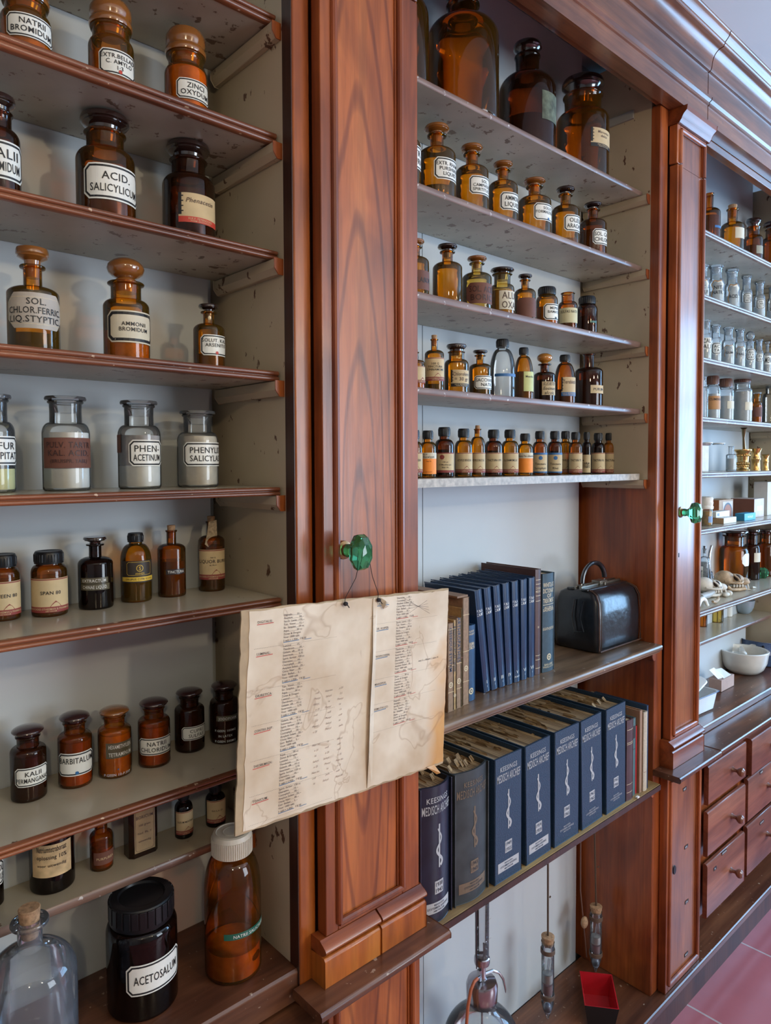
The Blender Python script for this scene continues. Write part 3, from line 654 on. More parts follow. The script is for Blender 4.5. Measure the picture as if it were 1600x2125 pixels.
def bottle(label, c, top, w, zs, pos, kind, gl, st=None, fill=None, labs=(), name='apothecary_bottle', group=None, cat='bottle', part=None, H=None, seg=40, cx=None):
    k = KIND[kind] if isinstance(kind, str) else kind
    th = math.atan((c - CX) / F); co2 = math.cos(th) ** 2
    P = atZ(zs, c, pos[0]) if isinstance(pos, tuple) else atY(pos, c, 967 if zs > 1.5 else 1200)
    r = .03
    for _ in range(4):
        d = math.hypot(P.x, P.y + .9)
        if isinstance(pos, tuple):
            dc = d + r * .93; cen = Vector((P.x, P.y, 0)) + Vector((P.x, P.y + .9, 0)).normalized() * r * .93
        else: dc = d; cen = Vector((P.x, P.y, 0))
        r = dc * math.sin(w * co2 / (2 * F))
    if H is None: H = atY(cen.y, c, top).z - zs
    t = thing(name, label, cat, (cen.x, cen.y, zs + .0003), group)
    MB().use(gl).lathe(body_profile(k, r, H), seg).build('body', parent=t, ang=50)
    if k[5]:
        sm = st or STO_A
        stopper_mesh(k, r, H, sm).build({'cap': 'screw_cap', 'cork': 'cork', 'plug': 'cork'}.get(k[5], 'stopper'), parent=t, ang=40)
    z = .004
    for fr, mt in (fill or ()):
        q = .945 * r; z1 = fr * H; pr = [(0, z), (q * .96, z), (q, z + .002)]
        if z1 <= k[1] * H: pr += [(q, z1), (0, z1)]
        else:
            pr.append((q, k[1] * H))
            for i in range(1, 11):
                tt = R(9 * i); zz = (k[1] + (k[2] - k[1]) * math.sin(tt)) * H
                if zz > z1: break
                pr.append(((k[0] + (1 - k[0]) * math.cos(tt)) * q, zz - .001))
            pr.append((0, pr[-1][1]))
        MB().use(mt).lathe(pr, 28).build('contents', parent=t, ang=50); z = z1 + .0005
    phi = math.atan2(cen.x, cen.y + .9)
    for lb in labs:
        lx, ty, by, style, lines = lb[:5]; ex = lb[5] if len(lb) > 5 else {}
        a0 = math.asin(max(-.98, min(.98, (lx - c) / (w / 2)))) - phi
        if 'yaw' in ex: half = ex['yaw'] - a0
        else: half = -a0
        half = ex.get('half', max(.55, min(1.25, half))); yaw = a0 + half
        yp = cen.y - r * math.cos(a0)
        z0_ = atY(yp, lx, by).z - zs; z1_ = atY(yp, lx, ty).z - zs
        m = label_mesh(style, 2 * half * r, z1_ - z0_, lines, ex)
        m.v = [(x, y, zz + z0_) for x, y, zz in m.v]; m.bend(r * 1.003 + .0002, yaw)
        m.build('label' if style != 'tape' else 'embossed_tape', parent=t, smooth=False)
    BOT.append((label, round(cen.x, 3), round(cen.y, 3), round(r, 4), round(H, 3)))
    return t, r, H
A_ = 'wide-lidded amber jars on the second shelf of the first bay'
bottle('amber jar with domed lid and white label reading natrii bromidum', 75, -26, 106, 2.126, .140, 'widelid', G_AMB, STO_A, [(.50, PTN)], [(37, 35, 83, 'oct', ['NATRII', 'BROMIDUM'])], 'apothecary_jar', A_, 'jar')
bottle('amber jar with domed lid, label extr. belladonnae c. amylo with red dot', 247, 18, 94, 2.126, .145, 'widelid', G_AMB, STO_A, [(.45, PTN)], [(222, 106, 158, 'oct', ['EXTR.BELLAD.', 'C. AMYLO', '1:3'], {'dot': RED, 'mw': .92})], 'apothecary_jar', A_, 'jar')
bottle('honey-coloured lidded jar of powder, white label zinci oxydum', 398, 74, 88, 2.126, .150, 'widelid', G_AMB, STO_A, [(.59, POR)], [(378, 166, 208, 'oct', ['ZINCI', 'OXYDUM'])], 'apothecary_jar', A_, 'jar')
B_ = 'dark-lidded brown jars on the third shelf of the first bay'
bottle('dark brown jar cut by the picture edge, white label kalii bromidum', 12, 209, 94, 1.941, .145, 'discjar', G_DRK, STO_D, [(.5, LIQB)], [(-28, 294, 374, 'oct', ['KALII', 'BROMIDUM'], {'mw': .68})], 'apothecary_jar', B_, 'jar')
bottle('large brown jar with black disc stopper, white label acid. salicylicum', 231, 251, 122, 1.941, .150, 'discjar', G_MID, STO_D, [(.45, LIQB)], [(188, 343, 417, 'oct', ['ACID.', 'SALICYLICUM'], {'mw': .78, 'pad': .7})], 'apothecary_jar', B_, 'jar')
bottle('dark olive-brown jar with handwritten phenacetin label over a red band', 400, 308, 108, 1.941, .160, 'discjar', G_DRK, STO_D, [(.3, LIQB)], [(379, 402, 463, 'notch', ['Phenacetin', ''], {'shear': .3, 'pad': .6})], 'apothecary_jar', B_, 'jar')
C_ = 'brown bottles on the fourth shelf of the first bay'
bottle('square-shouldered amber bottle half full of black liquid, label sol. chlor. ferric.', 77, 520, 110, 1.750, .150, 'flange', G_AMB, STO_A, [(.19, LIQ)], [(27, 610, 684, 'shield', ['SOL.', 'CHLOR.FERRIC.', 'LIQ.STYPTIC.'], {'mw': .9})], 'apothecary_bottle', C_)
bottle('amber jar with round ball stopper, ivory label ammonii bromidum', 268, 538, 96, 1.750, .150, 'balljar', G_AMB, STO_A, [(.3, PTN)], [(230, 646, 712, 'octthin', ['', 'AMMONII', 'BROMIDUM', ''], {'mw': .66})], 'apothecary_jar', C_, 'jar')
bottle('small amber bottle, white label solut. kalii arsenitis with red dot', 437.5, 635, 65, 1.750, .150, 'narrow', G_AMB, STO_D, [(.25, LIQB)], [(420, 695, 738, 'oct', ['SOLUT. KALII', 'ARSENITIS', ''], {'dot': RED, 'mw': .9})], 'apothecary_bottle', C_)
D_ = 'clear powder jars on the fifth shelf of the first bay'
bottle('clear jar of pale yellow powder cut by the picture edge, label sulfur praecipitat.', -14, 818, 96, 1.563, .165, 'powder', G_CLR, G_OLD, [(.24, PYE)], [(-55, 905, 966, 'oct', ['SULFUR', 'PRAECIPITAT.'], {'mw': .9})], 'apothecary_jar', D_, 'jar')
bottle('clear jar of white powder with torn brown label pulv. tartr. kal. acid.', 138.5, 823, 101, 1.563, .165, 'powder', G_CLR, G_OLD, [(.62, PWH)], [(93, 909, 972, 'brown', ['PULV. TARTR', 'KAL. ACID.', '(BRUISPR. TABL)'], {'ls': [1, 1, .6], 'mw': .8})], 'apothecary_jar', D_, 'jar')
t_, r_, H_ = bottle('clear jar of white powder, white label reading phenacetinum', 290, 832, 90, 1.563, .165, 'powder', G_CLR, G_OLD, [(.26, PWH), (.60, plain('greyish_powder', (.45, .42, .42), .9, var=.2, sc=60))], [(268, 913, 968, 'oct', ['PHEN-', 'ACETINUM'], {'mw': .75})], 'apothecary_jar', D_, 'jar')
_m = MB().use(BRL).strip(-.012, .012, .055, .082, .0002); _m.bend(r_ * 1.003 + .0002, -1.75); _m.build('label', parent=t_, smooth=False)
bottle('clear jar of cream powder, white label reading phenylis salicylas', 411, 853, 86, 1.563, .170, 'powder', G_CLR, G_OLD, [(.68, PCR)], [(382, 918, 968, 'oct', ['PHENYLIS', 'SALICYLAS'], {'mw': .70})], 'apothecary_jar', D_, 'jar')
E_ = 'bottles on the sixth shelf of the first bay'
bottle('brown black-capped jar cut by the picture edge, cream label tween 80', 8, 1150, 74, 1.382, (1290,), 'capjar', G_MID, CAPB, [(.60, LIQB)], [(-26, 1208, 1278, 'maker', ['TWEEN 80'], {'lo': .5, 'hi': .66})], 'medicine_bottle', E_)
bottle('brown black-capped jar with cream and maroon label reading span 80', 104, 1143, 77, 1.382, (1281,), 'capjar', G_MID, CAPB, [(.60, LIQB)], [(67, 1200, 1270, 'maker', ['SPAN 80'], {'lo': .5, 'hi': .66, 'half': 1.35})], 'medicine_bottle', E_)
bottle('black glass stoppered bottle with olive tapes extractum chinae liquid.', 200, 1114, 74, 1.382, (1266,), 'narrow', G_BLK, STO_D, [(.5, LIQ)], [(170, 1199, 1211, 'tape', ['EXTRACTUM'], {'half': .85}), (170, 1212, 1225, 'tape', ['CHINAE LIQUID.'], {'half': .9})], 'apothecary_bottle', E_)
bottle('amber screw-cap bottle with dark yellow-banded label bearing a letter s', 283.5, 1106, 65, 1.382, (1251,), 'capbottle', G_AMB, CAPB, [(.30, LIQ)], [(256, 1164, 1209, 'sdark', [])], 'medicine_bottle', E_)
bottle('slender corked brown bottle with embossed tape reading tinctura', 357.5, 1090, 59, 1.382, (1240,), 'corked', G_MID, CORK, [(.5, LIQB)], [(345, 1182, 1193, 'tape', ['TINCTURA'], {'paper': plain('dark_tape', (.03, .02, .02), .3), 'half': .75})], 'apothecary_bottle', E_)
t_, r_, H_ = bottle('corked brown bottle with torn paper seal at its neck, label liquor', 440, 1071, 55, 1.382, (1228,), 'corked', G_MID, CORK, [(.18, LIQ), (.60, LIQB)], [(415, 1140, 1202, 'maker', ['100 G', 'LIQUOR BURII', 'N. Ph.V'], {'ls': [.5, 1.2, .5], 'mw': .9})], 'apothecary_bottle', E_)
MB().use(plain('torn_paper_seal', (.42, .33, .22), .9, var=.4, sc=200)).add([(-.010, -.010, H_ * .93), (.004, -.0125, H_ * .95), (.005, -.0115, H_ * .72), (-.003, -.013, H_ * .66), (-.016, -.018, H_ * .60), (-.021, -.016, H_ * .64), (-.014, -.012, H_ * .78)], [(0, 1, 2, 3, 4, 5, 6)]).build('paper_seal', parent=t_, smooth=False)
F_ = 'mushroom-stoppered jars on the seventh shelf of the first bay'
DT = plain('plum_glass_stopper', (.035, .012, .012), .15, coat=1)
for lab, c, tp, w, bt, lx, ty, by, ln, gl, fl, ex in (
  ('dark brown stoppered jar, white label reading kalii permanganas', 61, 1504, 78, 1666, 33, 1595, 1634, ['KALII', 'PERMANGANAS'], G_DRK, [(.60, LIQB)], {'mw': .9}),
  ('amber stoppered jar of orange powder, label barbitalum with blue dot', 157.5, 1476, 73, 1637, 124, 1561, 1608, ['BARBITALUM', ''], G_MID, [(.26, POR), (.62, plain('tan_powder', (.35, .16, .07), .9))], {'mw': .86, 'dot': BLI}),
  ('amber stoppered jar of orange powder with olive tapes hexamethyleen tetraminum', 239.5, 1465, 71, 1616, 221, 1544, 1574, None, G_AMB, [(.62, POR)], {}),
  ('amber stoppered jar with small white label reading natrii chloridum', 321, 1448, 68, 1594, 291, 1530, 1565, ['NATRII', 'CHLORIDUM'], G_MID, [(.24, POR), (.6, PTN)], {'mw': .84}),
  ('dark amber stoppered jar, label reading cupri sulfas', 394.5, 1427, 63, 1563, 378, 1509, 1537, ['CUPRI', 'SULFAS'], G_DRK, [(.3, LIQB)], {'mw': .6}),
  ('dark amber stoppered jar beside the hanging list, white tape lettering jodoform', 466.5, 1413, 61, 1545, 452, 1486, 1498, None, G_DRK, [(.4, LIQB)], {})):
    if ln: labs = [(lx, ty, by, 'oct', ln, ex)]
    elif 'hexa' in lab: labs = [(221, 1543, 1559, 'tape', ['HEXAMETHYLEEN'], {'half': .9}), (221, 1559, 1575, 'tape', ['TETRAMINUM'], {'half': .9}), (216, 1580, 1600, 'printed', [], {'dot': BLI, 'half': .9}), (214, 1604, 1612, 'printed', ['P.GEEN 10-P.500'], {'half': .95, 'mw': 1})]
    else: labs = [(450, 1486, 1497, 'tape', ['JODOFORM'], {'half': .8}), (446, 1512, 1519, 'printed', ['P.GEEN 100MG'], {'half': .8, 'mw': 1}), (446, 1523, 1530, 'printed', ['IN LATEX'], {'half': .8, 'mw': 1}), (446, 1534, 1541, 'printed', ['P.GEEN 500MG'], {'half': .8, 'mw': 1})]
    bottle(lab, c, tp, w, 1.120, (bt,), 'domejar', gl, DT if gl != G_AMB else STO_A, fl, labs, 'apothecary_jar', F_, 'jar')
G_ = 'half-hidden bottles on the set-back shelf of the first bay'
bottle('dark bottle edge at the picture border beside the amber camphor bottle', -18, 1740, 56, .967, (1888,), 'smallcap', G_BLK, CAPB, [(.5, LIQ)], [(-40, 1792, 1845, 'oct', ['ALCOHOL', 'KETONATUS'])], 'medicine_bottle', G_)
bottle('big dark bottle with large cream typed label, half hidden under the shelf', 110, 1600, 97, .967, (1856,), 'capbottle', G_BLK, CAPB, [(.45, LIQ)], [(70, 1752, 1819, 'plain', ['Natriumtetraboraat', 'oplossing 10%', 'voor uitwendig', ''], {'paper': plain('stained_cream_label', (.62, .45, .24), .7, var=.25, sc=60), 'ls': [1, .7, .5, 1], 'mw': .7, 'half': .95})], 'medicine_bottle', G_, H=.134)
bottle('small brown wide-neck bottle of dried crystals with brown label', 211.5, 1700, 50, .967, (1809,), (.55, .66, .76, .998, .62, None, 0), G_MID, None, [(.45, plain('rusty_crystals', (.30, .11, .06), .9, var=.5, sc=90))], [(195, 1770, 1796, 'plain', ['PURPUREA'], {'paper': BRL, 'ink': CRM, 'ls': [.3]})], 'medicine_bottle', G_)
p_ = atZ(.967, 296, 1777)
t = thing('medicine_bottle', 'flat rectangular brown bottle with framed typed label on the set-back shelf', 'bottle', (p_.x + .004, p_.y + .016, .9673), G_)
MB().use(G_DRK).ext([(-.024, -.010), (-.018, -.016), (.018, -.016), (.024, -.010), (.024, .010), (.018, .016), (-.018, .016), (-.024, .010)], 0, .100, 'Z').lathe([(.012, .100), (.010, .103), (.010, .112), (.013, .114), (.013, .118), (.009, .118)], 20).build('body', parent=t, ang=30)
m = MB().use(plain('foxed_label', (.30, .20, .10), .7, var=.2)).strip(-.017, .017, .008, .088, -.0166).use(GRYI).frame(-.0155, .0155, .010, .086, -.0170, .0006, .003)
for i, s_ in enumerate(('ACIDUM', 'BORICUM', '100 gram', 'Ned. Ph. V', 'uitwendig')): m.text(s_, 0, .078 - i * .013, .005 if i < 2 else .0035, -.0172, .028)
m.build('label', parent=t, smooth=False)
MB().use(CAPB).lathe([(.0, .119), (.0145, .119), (.0145, .132), (.013, .134), (0, .134)], 24).build('screw_cap', parent=t)
bottle('small slim dark bottle, cream label oculentum, under the seventh shelf', 382, 1640, 39, .967, (1742,), 'smallcap', G_BLK, CAPB, [(.5, LIQ)], [(366, 1684, 1731, 'maker', ['OLEUM MENTHAE'], {'lo': .5, 'hi': .62, 'half': 1.2})], 'medicine_bottle', G_)
bottle('small slim dark bottle in the shelf corner, label inula', 448, 1625, 42, .967, (1718,), 'smallcap', G_BLK, CAPB, [(.5, LIQ)], [(430, 1660, 1706, 'maker', ['INULA 25'], {'lo': .5, 'hi': .62, 'half': 1.2})], 'medicine_bottle', G_)
# on the counter of the first bay
bottle('big clear glass demijohn with cork and flared lip, half full', 44, 1890, 206, .775, .095, (.27, .60, .77, .93, .42, 'cork', .24), G_OLD, CORK, [(.42, G_OLD)], [], 'demijohn', None)
t_, r_, H_ = bottle('large black-lidded brown jar with white label reading acetosalum', 298, 1852, 152, .775, (2120,), (.84, .70, .78, .80, .84, None, .88), G_BLK, None, [(.66, LIQ)], [(264, 2004, 2068, 'oct', ['ACETOSALUM'], {'mw': .76, 'pad': .5, 'half': .90})], 'screw_jar', None, 'jar')
m = MB().use(CAPB); cr = .89 * r_
m.lathe([(cr * .7, H_ * .79), (cr, H_ * .79), (cr * 1.01, H_ * .80), (cr, H_ * .985), (cr * .96, H_), (cr * .74, H_), (cr * .71, H_ - .004), (0, H_ - .004)], 48)
for i in range(26):
    a = 2 * math.pi * i / 26; M_ = Matrix.Rotation(a, 4, 'Z'); b_ = MB().box(cr - .001, cr + .0018, -.0045, .0045, H_ * .83, H_ * .985); m.add([M_ @ Vector(q) for q in b_.v], b_.f)
m.build('screw_lid', parent=t_, bev=.0006)
t_, r_, H_ = bottle('brown milk-shaped bottle with ivory ribbed cap and orange powder inside', 485, 1722, 121, .775, (2045,), (.56, .58, .84, .865, .56, None, 0), G_MID, None, [(.20, plain('bright_yellow_powder', (1, .78, .22), .9, var=.35, sc=45, bump=.8))], [(466, 1939, 1952, 'tape', ['NATRII SALICYLAS'], {'paper': GRN, 'half': 1.0, 'mw': .8})], 'milk_bottle', None)
m = MB().use(CAPW); cr = .70 * r_
m.lathe([(cr * .8, H_ * .845), (cr, H_ * .85), (cr, H_ * .975), (cr * .93, H_ * .995), (cr * .80, H_), (cr * .76, H_ - .001), (0, H_ - .001)], 64)
m.lathe([(cr * .40, H_ - .0006), (cr * .44, H_ - .0002), (cr * .48, H_ - .0006)], 40)
for i in range(60):
    a = 2 * math.pi * i / 60; M_ = Matrix.Rotation(a, 4, 'Z'); b_ = MB().box(cr - .001, cr + .0012, -.0009, .0009, H_ * .855, H_ * .965); m.add([M_ @ Vector(q) for q in b_.v], b_.f)
m.build('ribbed_cap', parent=t_)
MB().use(plain('dark_crumbs', (.10, .035, .015), .9, var=.6, sc=150, bump=1)).ell((r_ * .25, -r_ * .62, H_ * .13), (r_ * .42, r_ * .30, H_ * .055)).build('contents', parent=t_)

# ------------------------------------------------------------------ middle bay
S1_ = 'giant brown bottles on the top shelf of the middle bay'
Z_ = 2.337
bottle('giant dark brown bottle mostly hidden behind the near wooden cupboard', 826, -60, 130, Z_, .155, 'round', G_MID, STO_D, None, [], 'carboy', S1_)
bottle('tallest giant amber-brown bottle under the cornice, collar at picture top', 960, -8, 146, Z_, .155, (.42, .66, .80, .93, .47, 'disc', .46), G_MID, STO_D, None, [], 'carboy', S1_)
bottle('giant dark bottle with black collar and faded green label', 1091, 92, 116, Z_, .155, (.42, .58, .72, .90, .46, 'disc', .50), G_DRK, STO_D, [(.3, LIQB)], [(1120, 183, 243, 'plain', ['', ''], {'paper': plain('faded_green_label', (.10, .12, .08), .7, var=.5, sc=70), 'half': .5})], 'carboy', S1_)
bottle('wide-mouth giant amber jar with black stopper and small cream label', 1204, 167, 108, Z_, .155, (.70, .60, .68, .86, .76, 'disc', .80), G_MID, STO_D, None, [(1220, 260, 300, 'notch', ['Mercurius', 'dulcis', ''], {'band': INK, 'half': .6, 'shear': .3})], 'carboy', S1_, 'jar')
S2_ = 'amber bottles with white labels on the second shelf of the middle bay'; Z_ = 2.137
bottle('amber bottle nearly hidden behind the near wooden cupboard, beside extr. rhamni', 836, 246, 76, Z_, .135, 'narrow', G_AMB, STO_A, [(.3, LIQ)], [(830, 296, 345, 'oct', ['EXTR.', 'VIBURN'])], 'apothecary_bottle', S2_)
for lab, c, tp, w, lx, ty, by, ln, gl, fl, ex, st in (
  ('amber bottle with black liquid at its foot, label extr. rhamni purshiani liquid.', 907, 265, 77, 901, 326, 372, ['EXTR. RHAMNI', 'PURSHIANI', 'LIQUID.'], G_AMB, [(.20, LIQ)], {'mw': .86}, STO_A),
  ('amber bottle, white label reading sol. camphorae spirituosa', 978.5, 305, 68, 973, 364, 403, ['SOL.', 'CAMPHORAE', 'SPIRTITUOSA'], G_AMB, None, {'mw': .86}, STO_A),
  ('amber bottle with knob-like stopper, label ammonia liquida', 1042, 339, 61, 1036, 398, 436, ['AMMONIA', 'LIQUIDA'], G_AMB, None, {'mw': .7}, STO_A),
  ('amber bottle, label solut. formaldehydi with blue dot', 1106.5, 374, 69, 1105, 420, 456, ['SOLUT.', 'FORMALDEHYDI', ''], G_AMB, None, {'mw': .86, 'dot': BLI}, STO_A),
  ('amber bottle with dark stopper, label oleum arachidis', 1170, 390, 58, 1167, 444, 479, ['OLEUM', 'ARACHIDIS'], G_AMB, [(.16, LIQB)], {'mw': .8}, STO_D),
  ('amber bottle at the shelf end, label sol. calcii chloridi', 1226.5, 422, 57, 1226, 473, 506, ['SOL. CALCII', 'CHLORIDI'], G_MID, [(.5, LIQB)], {'mw': .86}, STO_D)):
    bottle(lab, c, tp, w, Z_, .135, 'narrow', gl, st, fl, [(lx, ty, by, 'oct', ln, ex)], 'apothecary_bottle', S2_)
S3_ = 'mixed brown and olive bottles on the third shelf of the middle bay'; Z_ = 1.931
bottle('amber bottle half hidden behind the near cupboard above the tinctura bottle', 862, 500, 58, Z_, .130, 'narrow', G_AMB, STO_A, None, [(862, 560, 600, 'plain', ['LABOR'], {'paper': BRL, 'ls': [.4]})], 'apothecary_bottle', S3_)
bottle('plain amber bottle without label, stopper raised on its neck', 928.5, 510, 61, Z_, .130, 'narrow', G_AMB, STO_D, None, [], 'apothecary_bottle', S3_)
bottle('pale olive glass bottle with octagonal brown label', 989, 535, 61, Z_, .130, 'narrow', G_YEL, STO_A, None, [(968, 589, 632, 'brown', ['SOL. ACID', 'BORIC.'], {'ch': .22})], 'apothecary_bottle', S3_)
bottle('wide-necked olive-amber bottle with faded ivory label', 1041, 559, 50, Z_, .130, (.68, .60, .68, .90, .84, 'disc', .98), G_YEL, STO_D, [(.55, PTN)], [(1035, 603, 642, 'plain', ['ALUM', 'OXAL.'], {'paper': IVO, 'ink': GRYI})], 'apothecary_bottle', S3_)
bottle('small amber bottle with dark brown label beside the meprobamat jar', 1088, 571, 44, Z_, .130, 'narrow', G_AMB, STO_D, None, [(1071, 620, 660, 'brown', [''], {'ch': .2})], 'apothecary_bottle', S3_)
bottle('amber black-capped jar, white label reading meprobamatum', 1133, 597, 45, Z_, .125, 'capjar', G_AMB, CAPB, [(.5, PTN)], [(1126, 630, 664, 'oct', ['MEPRO-', 'BAMATUM', ''], {'dot': INK})], 'medicine_bottle', S3_)
bottle('brown jar with open screw neck and pale yellow label sulfas', 1176, 608, 40, Z_, .135, 'opencap', G_MID, None, [(.5, LIQB)], [(1159, 641, 672, 'plain', ['SULFAS NATR', ''], {'paper': plain('pale_yellow_label', (.62, .56, .33), .6), 'ls': [.5, 1], 'half': 1.2})], 'medicine_bottle', S3_)
bottle('dark brown black-capped jar with thin green tape at the shelf end', 1216, 616, 43, Z_, .130, 'capjar', G_DRK, CAPB, [(.5, LIQB)], [(1222, 665, 669, 'tape', [''], {'paper': GRN, 'half': .4})], 'medicine_bottle', S3_)
S4_ = 'mixed bottles on the fourth shelf of the middle bay'; Z_ = 1.748
bottle('amber bottle edge showing beside the near cupboard, left of tinctura', 862, 725, 40, Z_, .130, 'corked', G_AMB, CORK, [(.5, PTN)], [(850, 760, 795, 'maker', [''])], 'apothecary_bottle', S4_)
bottle('slender corked amber bottle with brownish label tinctura cinnamomi', 901.5, 696, 40, Z_, .130, 'corked', G_AMB, CORK, [(.14, LIQ)], [(883, 744, 792, 'maker', ['100 G', 'TINCTURA', 'CINNAMOMI'], {'half': 1.3})], 'apothecary_bottle', S4_)
bottle('amber bottle, label with dark side strip reading chloroform', 947, 716, 50, Z_, .130, 'discjar', G_AMB, STO_D, None, [(936, 768, 803, 'notch', ['Chloroform', '= 30 gr'], {'band': INK, 'half': .95})], 'apothecary_bottle', S4_)
bottle('amber bottle of dark liquid, white label saccharas natr.', 996, 728, 46, Z_, .130, 'narrow', G_AMB, STO_D, [(.34, LIQ)], [(984, 780, 808, 'oct', ['SACCHARAS', 'NATR.'], {'mw': .86})], 'apothecary_bottle', S4_)
bottle('tall clear glass bottle with black cap and blue tape', 1042, 705, 53, Z_, .135, 'cone', G_CLR, CAPB, None, [(1026, 776, 782, 'tape', [''], {'paper': BLI, 'half': 1.1})], 'medicine_bottle', S4_)
bottle('sloping-shouldered amber bottle with yellow-green label', 1086, 722, 40, Z_, .130, 'cone', G_AMB, CAPB, [(.6, LIQB)], [(1086, 771, 812, 'plain', ['Mentha', ''], {'paper': plain('yellow_green_label', (.55, .58, .24), .6), 'ls': [.3, 1], 'half': .7})], 'medicine_bottle', S4_)
bottle('dark brown bottle with honey-coloured ball stopper and handwritten label', 1129, 733, 44, Z_, .130, 'narrowball', G_DRK, STO_Y, [(.45, LIQ)], [(1124, 792, 820, 'plain', ['KLEURSTOF', 'Eosinum', 'alcoh.'], {'shear': .25, 'half': .8})], 'apothecary_bottle', S4_)
bottle('sloping-shouldered brown bottle, white label with blue side strip', 1171, 737, 44, Z_, .130, 'cone', G_MID, CAPB, [(.3, LIQB)], [(1164, 783, 822, 'notch', ['Terebinth', ''], {'band': BLI, 'half': .85})], 'medicine_bottle', S4_)
bottle('large dark plum-brown bottle at the end of the shelf, narrow cream label', 1220.5, 735, 59, Z_, .135, 'open', G_DRK, None, [(.5, LIQB)], [(1224, 799, 816, 'plain', ['PURUM'], {'ls': [.5], 'half': .65})], 'apothecary_bottle', S4_)
S5_ = 'small capped medicine bottles in the close row of the middle bay'; Z_ = 1.570
S5 = [(860, 34, 893, .148, G_AMB, CAPB, 'smallcap', 'maker', ['AETHER'], 'small bottle edge beside the near cupboard in the capped row'),
 (888, 35, 894, .150, G_AMB, CAPB, 'smallcap', 'orange', [], 'small brown bottle with orange and white label eucalypti'),
 (922, 40, 887, .152, G_DRK, CAPB, 'smallcap', 'redtop', ['100 ml', 'Ol.Menthae pip.', 'Ned. Ph.'], 'dark bottle with maroon-topped cream label oleum menthae'),
 (962, 37, 890, .150, G_AMB, CAPB, 'smallcap', 'maker', ['AETHYLIS BENZOAS'], 'brown bottle, cream maroon-footed label reading methylis benzoas'),
 (991, 32, 883, .146, G_AMB, CORK, 'cork5', 'maker', ['METHYLIS SALICYLAS'], 'slim brown bottle closed with a cork in the capped row'),
 (1024, 37, 892, .150, G_DRK, CAPB, 'smallcap', 'maker', ['TINCTURA OPII'], 'brown bottle, cream label tinctura, between cork and camphor bottles'),
 (1058, 36, 892, .150, G_AMB, CAPB, 'smallcap', 'maker', ['OL.CHAMOMILLAE'], 'brown bottle with cream chamomillae label, beside the pine orange label'),
 (1089.5, 33, 900, .146, G_AMB, CAPB, 'smallcap', 'orangepine', [], 'short brown bottle with orange label oleum pini'),
 (1120, 31, 895, .146, G_MID, CAPB, 'smallcap', 'blueline', ['Tinctura', 'Symphyti'], 'first dark bottle with blue-lined label, next to the oleum pini'),
 (1151, 31, 895, .144, G_DRK, CAPB, 'smallcap', 'blueline', ['Tinctura', 'Rhei'], 'second bottle with blue-lined label, standing a little forward'),
 (1173, 28, 895, .190, G_AMB, CAPB, 'smallcap', 'maker', ['THUJA'], 'brown bottle standing back behind the second blue-lined one'),
 (1194, 29, 897, .150, G_MID, CAPB, 'smallcap', 'maker', ['TINCTURA TIL'], 'brown bottle, fourth from the side panel end of the capped row'),
 (1217, 21, 897, .165, G_BLK, CAPB, 'smallcap', 'plain', ['Tinctura'], 'thinnest dark bottle with small pinkish label in the capped row'),
 (1241, 29, 899, .160, G_BLK, CAPB, 'smallcap', 'maker', ['TINCTURA VAL'], 'second to last bottle of the capped row, dark with cream label'),
 (1264, 25, 899, .170, G_AMB, CAPB, 'smallcap', 'maker', ['TINCTURA'], 'last bottle of the capped row, nearest the side panel')]
KIND['cork5'] = (.42, .55, .78, .93, .50, 'cork', .30)
for c, w, tp, y, gl, st, kd, sty, ln, lab in S5:
    bottle(lab, c, tp, w, Z_, y, kd, gl, st, [(.36, LIQ)] if gl != G_DRK else [(.55, LIQ)], [(c - w * .44, 940 if w > 22 else 944, 981 if sty != 'orange' else 984, sty, ln, {'half': 1.2 if w > 22 else 1.0, 'lo': .5, 'hi': .75, 'mw': .7, 'ls': [.7] * 3})], 'medicine_bottle', S5_, seg=32)

# ------------------------------------------------------------------ the hanging price list
PAP = newmat('stained_old_paper')[0]; nt = PAP.node_tree; L = nt.links.new; p = nt.nodes['Principled BSDF']; p.inputs['Roughness'].default_value = .5
tc = nd(nt, 'ShaderNodeTexCoord'); n1 = nd(nt, 'ShaderNodeTexNoise'); n1.inputs['Scale'].default_value = 9; n1.inputs['Detail'].default_value = 4; L(tc.outputs['Object'], n1.inputs['Vector'])
r1 = nd(nt, 'ShaderNodeValToRGB'); e = r1.color_ramp.elements; e[0].position = .30; e[0].color = (.50, .36, .22, 1); e[1].position = .60; e[1].color = (.72, .61, .46, 1); L(n1.outputs['Fac'], r1.inputs[0])
n2 = nd(nt, 'ShaderNodeTexNoise'); n2.inputs['Scale'].default_value = 11; n2.inputs['Detail'].default_value = 3; n2.inputs['Distortion'].default_value = .8; L(tc.outputs['Object'], n2.inputs['Vector'])
r2 = nd(nt, 'ShaderNodeValToRGB'); e = r2.color_ramp.elements; e[0].position = .585; e[0].color = (1, 1, 1, 1); e[1].position = .62; e[1].color = (1, 1, 1, 1); q = e.new(.602); q.color = (.42, .25, .12, 1); L(n2.outputs['Fac'], r2.inputs[0])
mx = nd(nt, 'ShaderNodeMix', data_type='RGBA', blend_type='MULTIPLY'); mx.inputs['Factor'].default_value = .36; L(r1.outputs[0], mx.inputs['A']); L(r2.outputs[0], mx.inputs['B'])
sp = nd(nt, 'ShaderNodeSeparateXYZ'); L(tc.outputs['Object'], sp.inputs[0])   # water damage that soaked in from the free lower corner
a1 = nd(nt, 'ShaderNodeMath', operation='MULTIPLY_ADD'); L(sp.outputs['X'], a1.inputs[0]); a1.inputs[1].default_value = 7.5; a1.inputs[2].default_value = -1.45
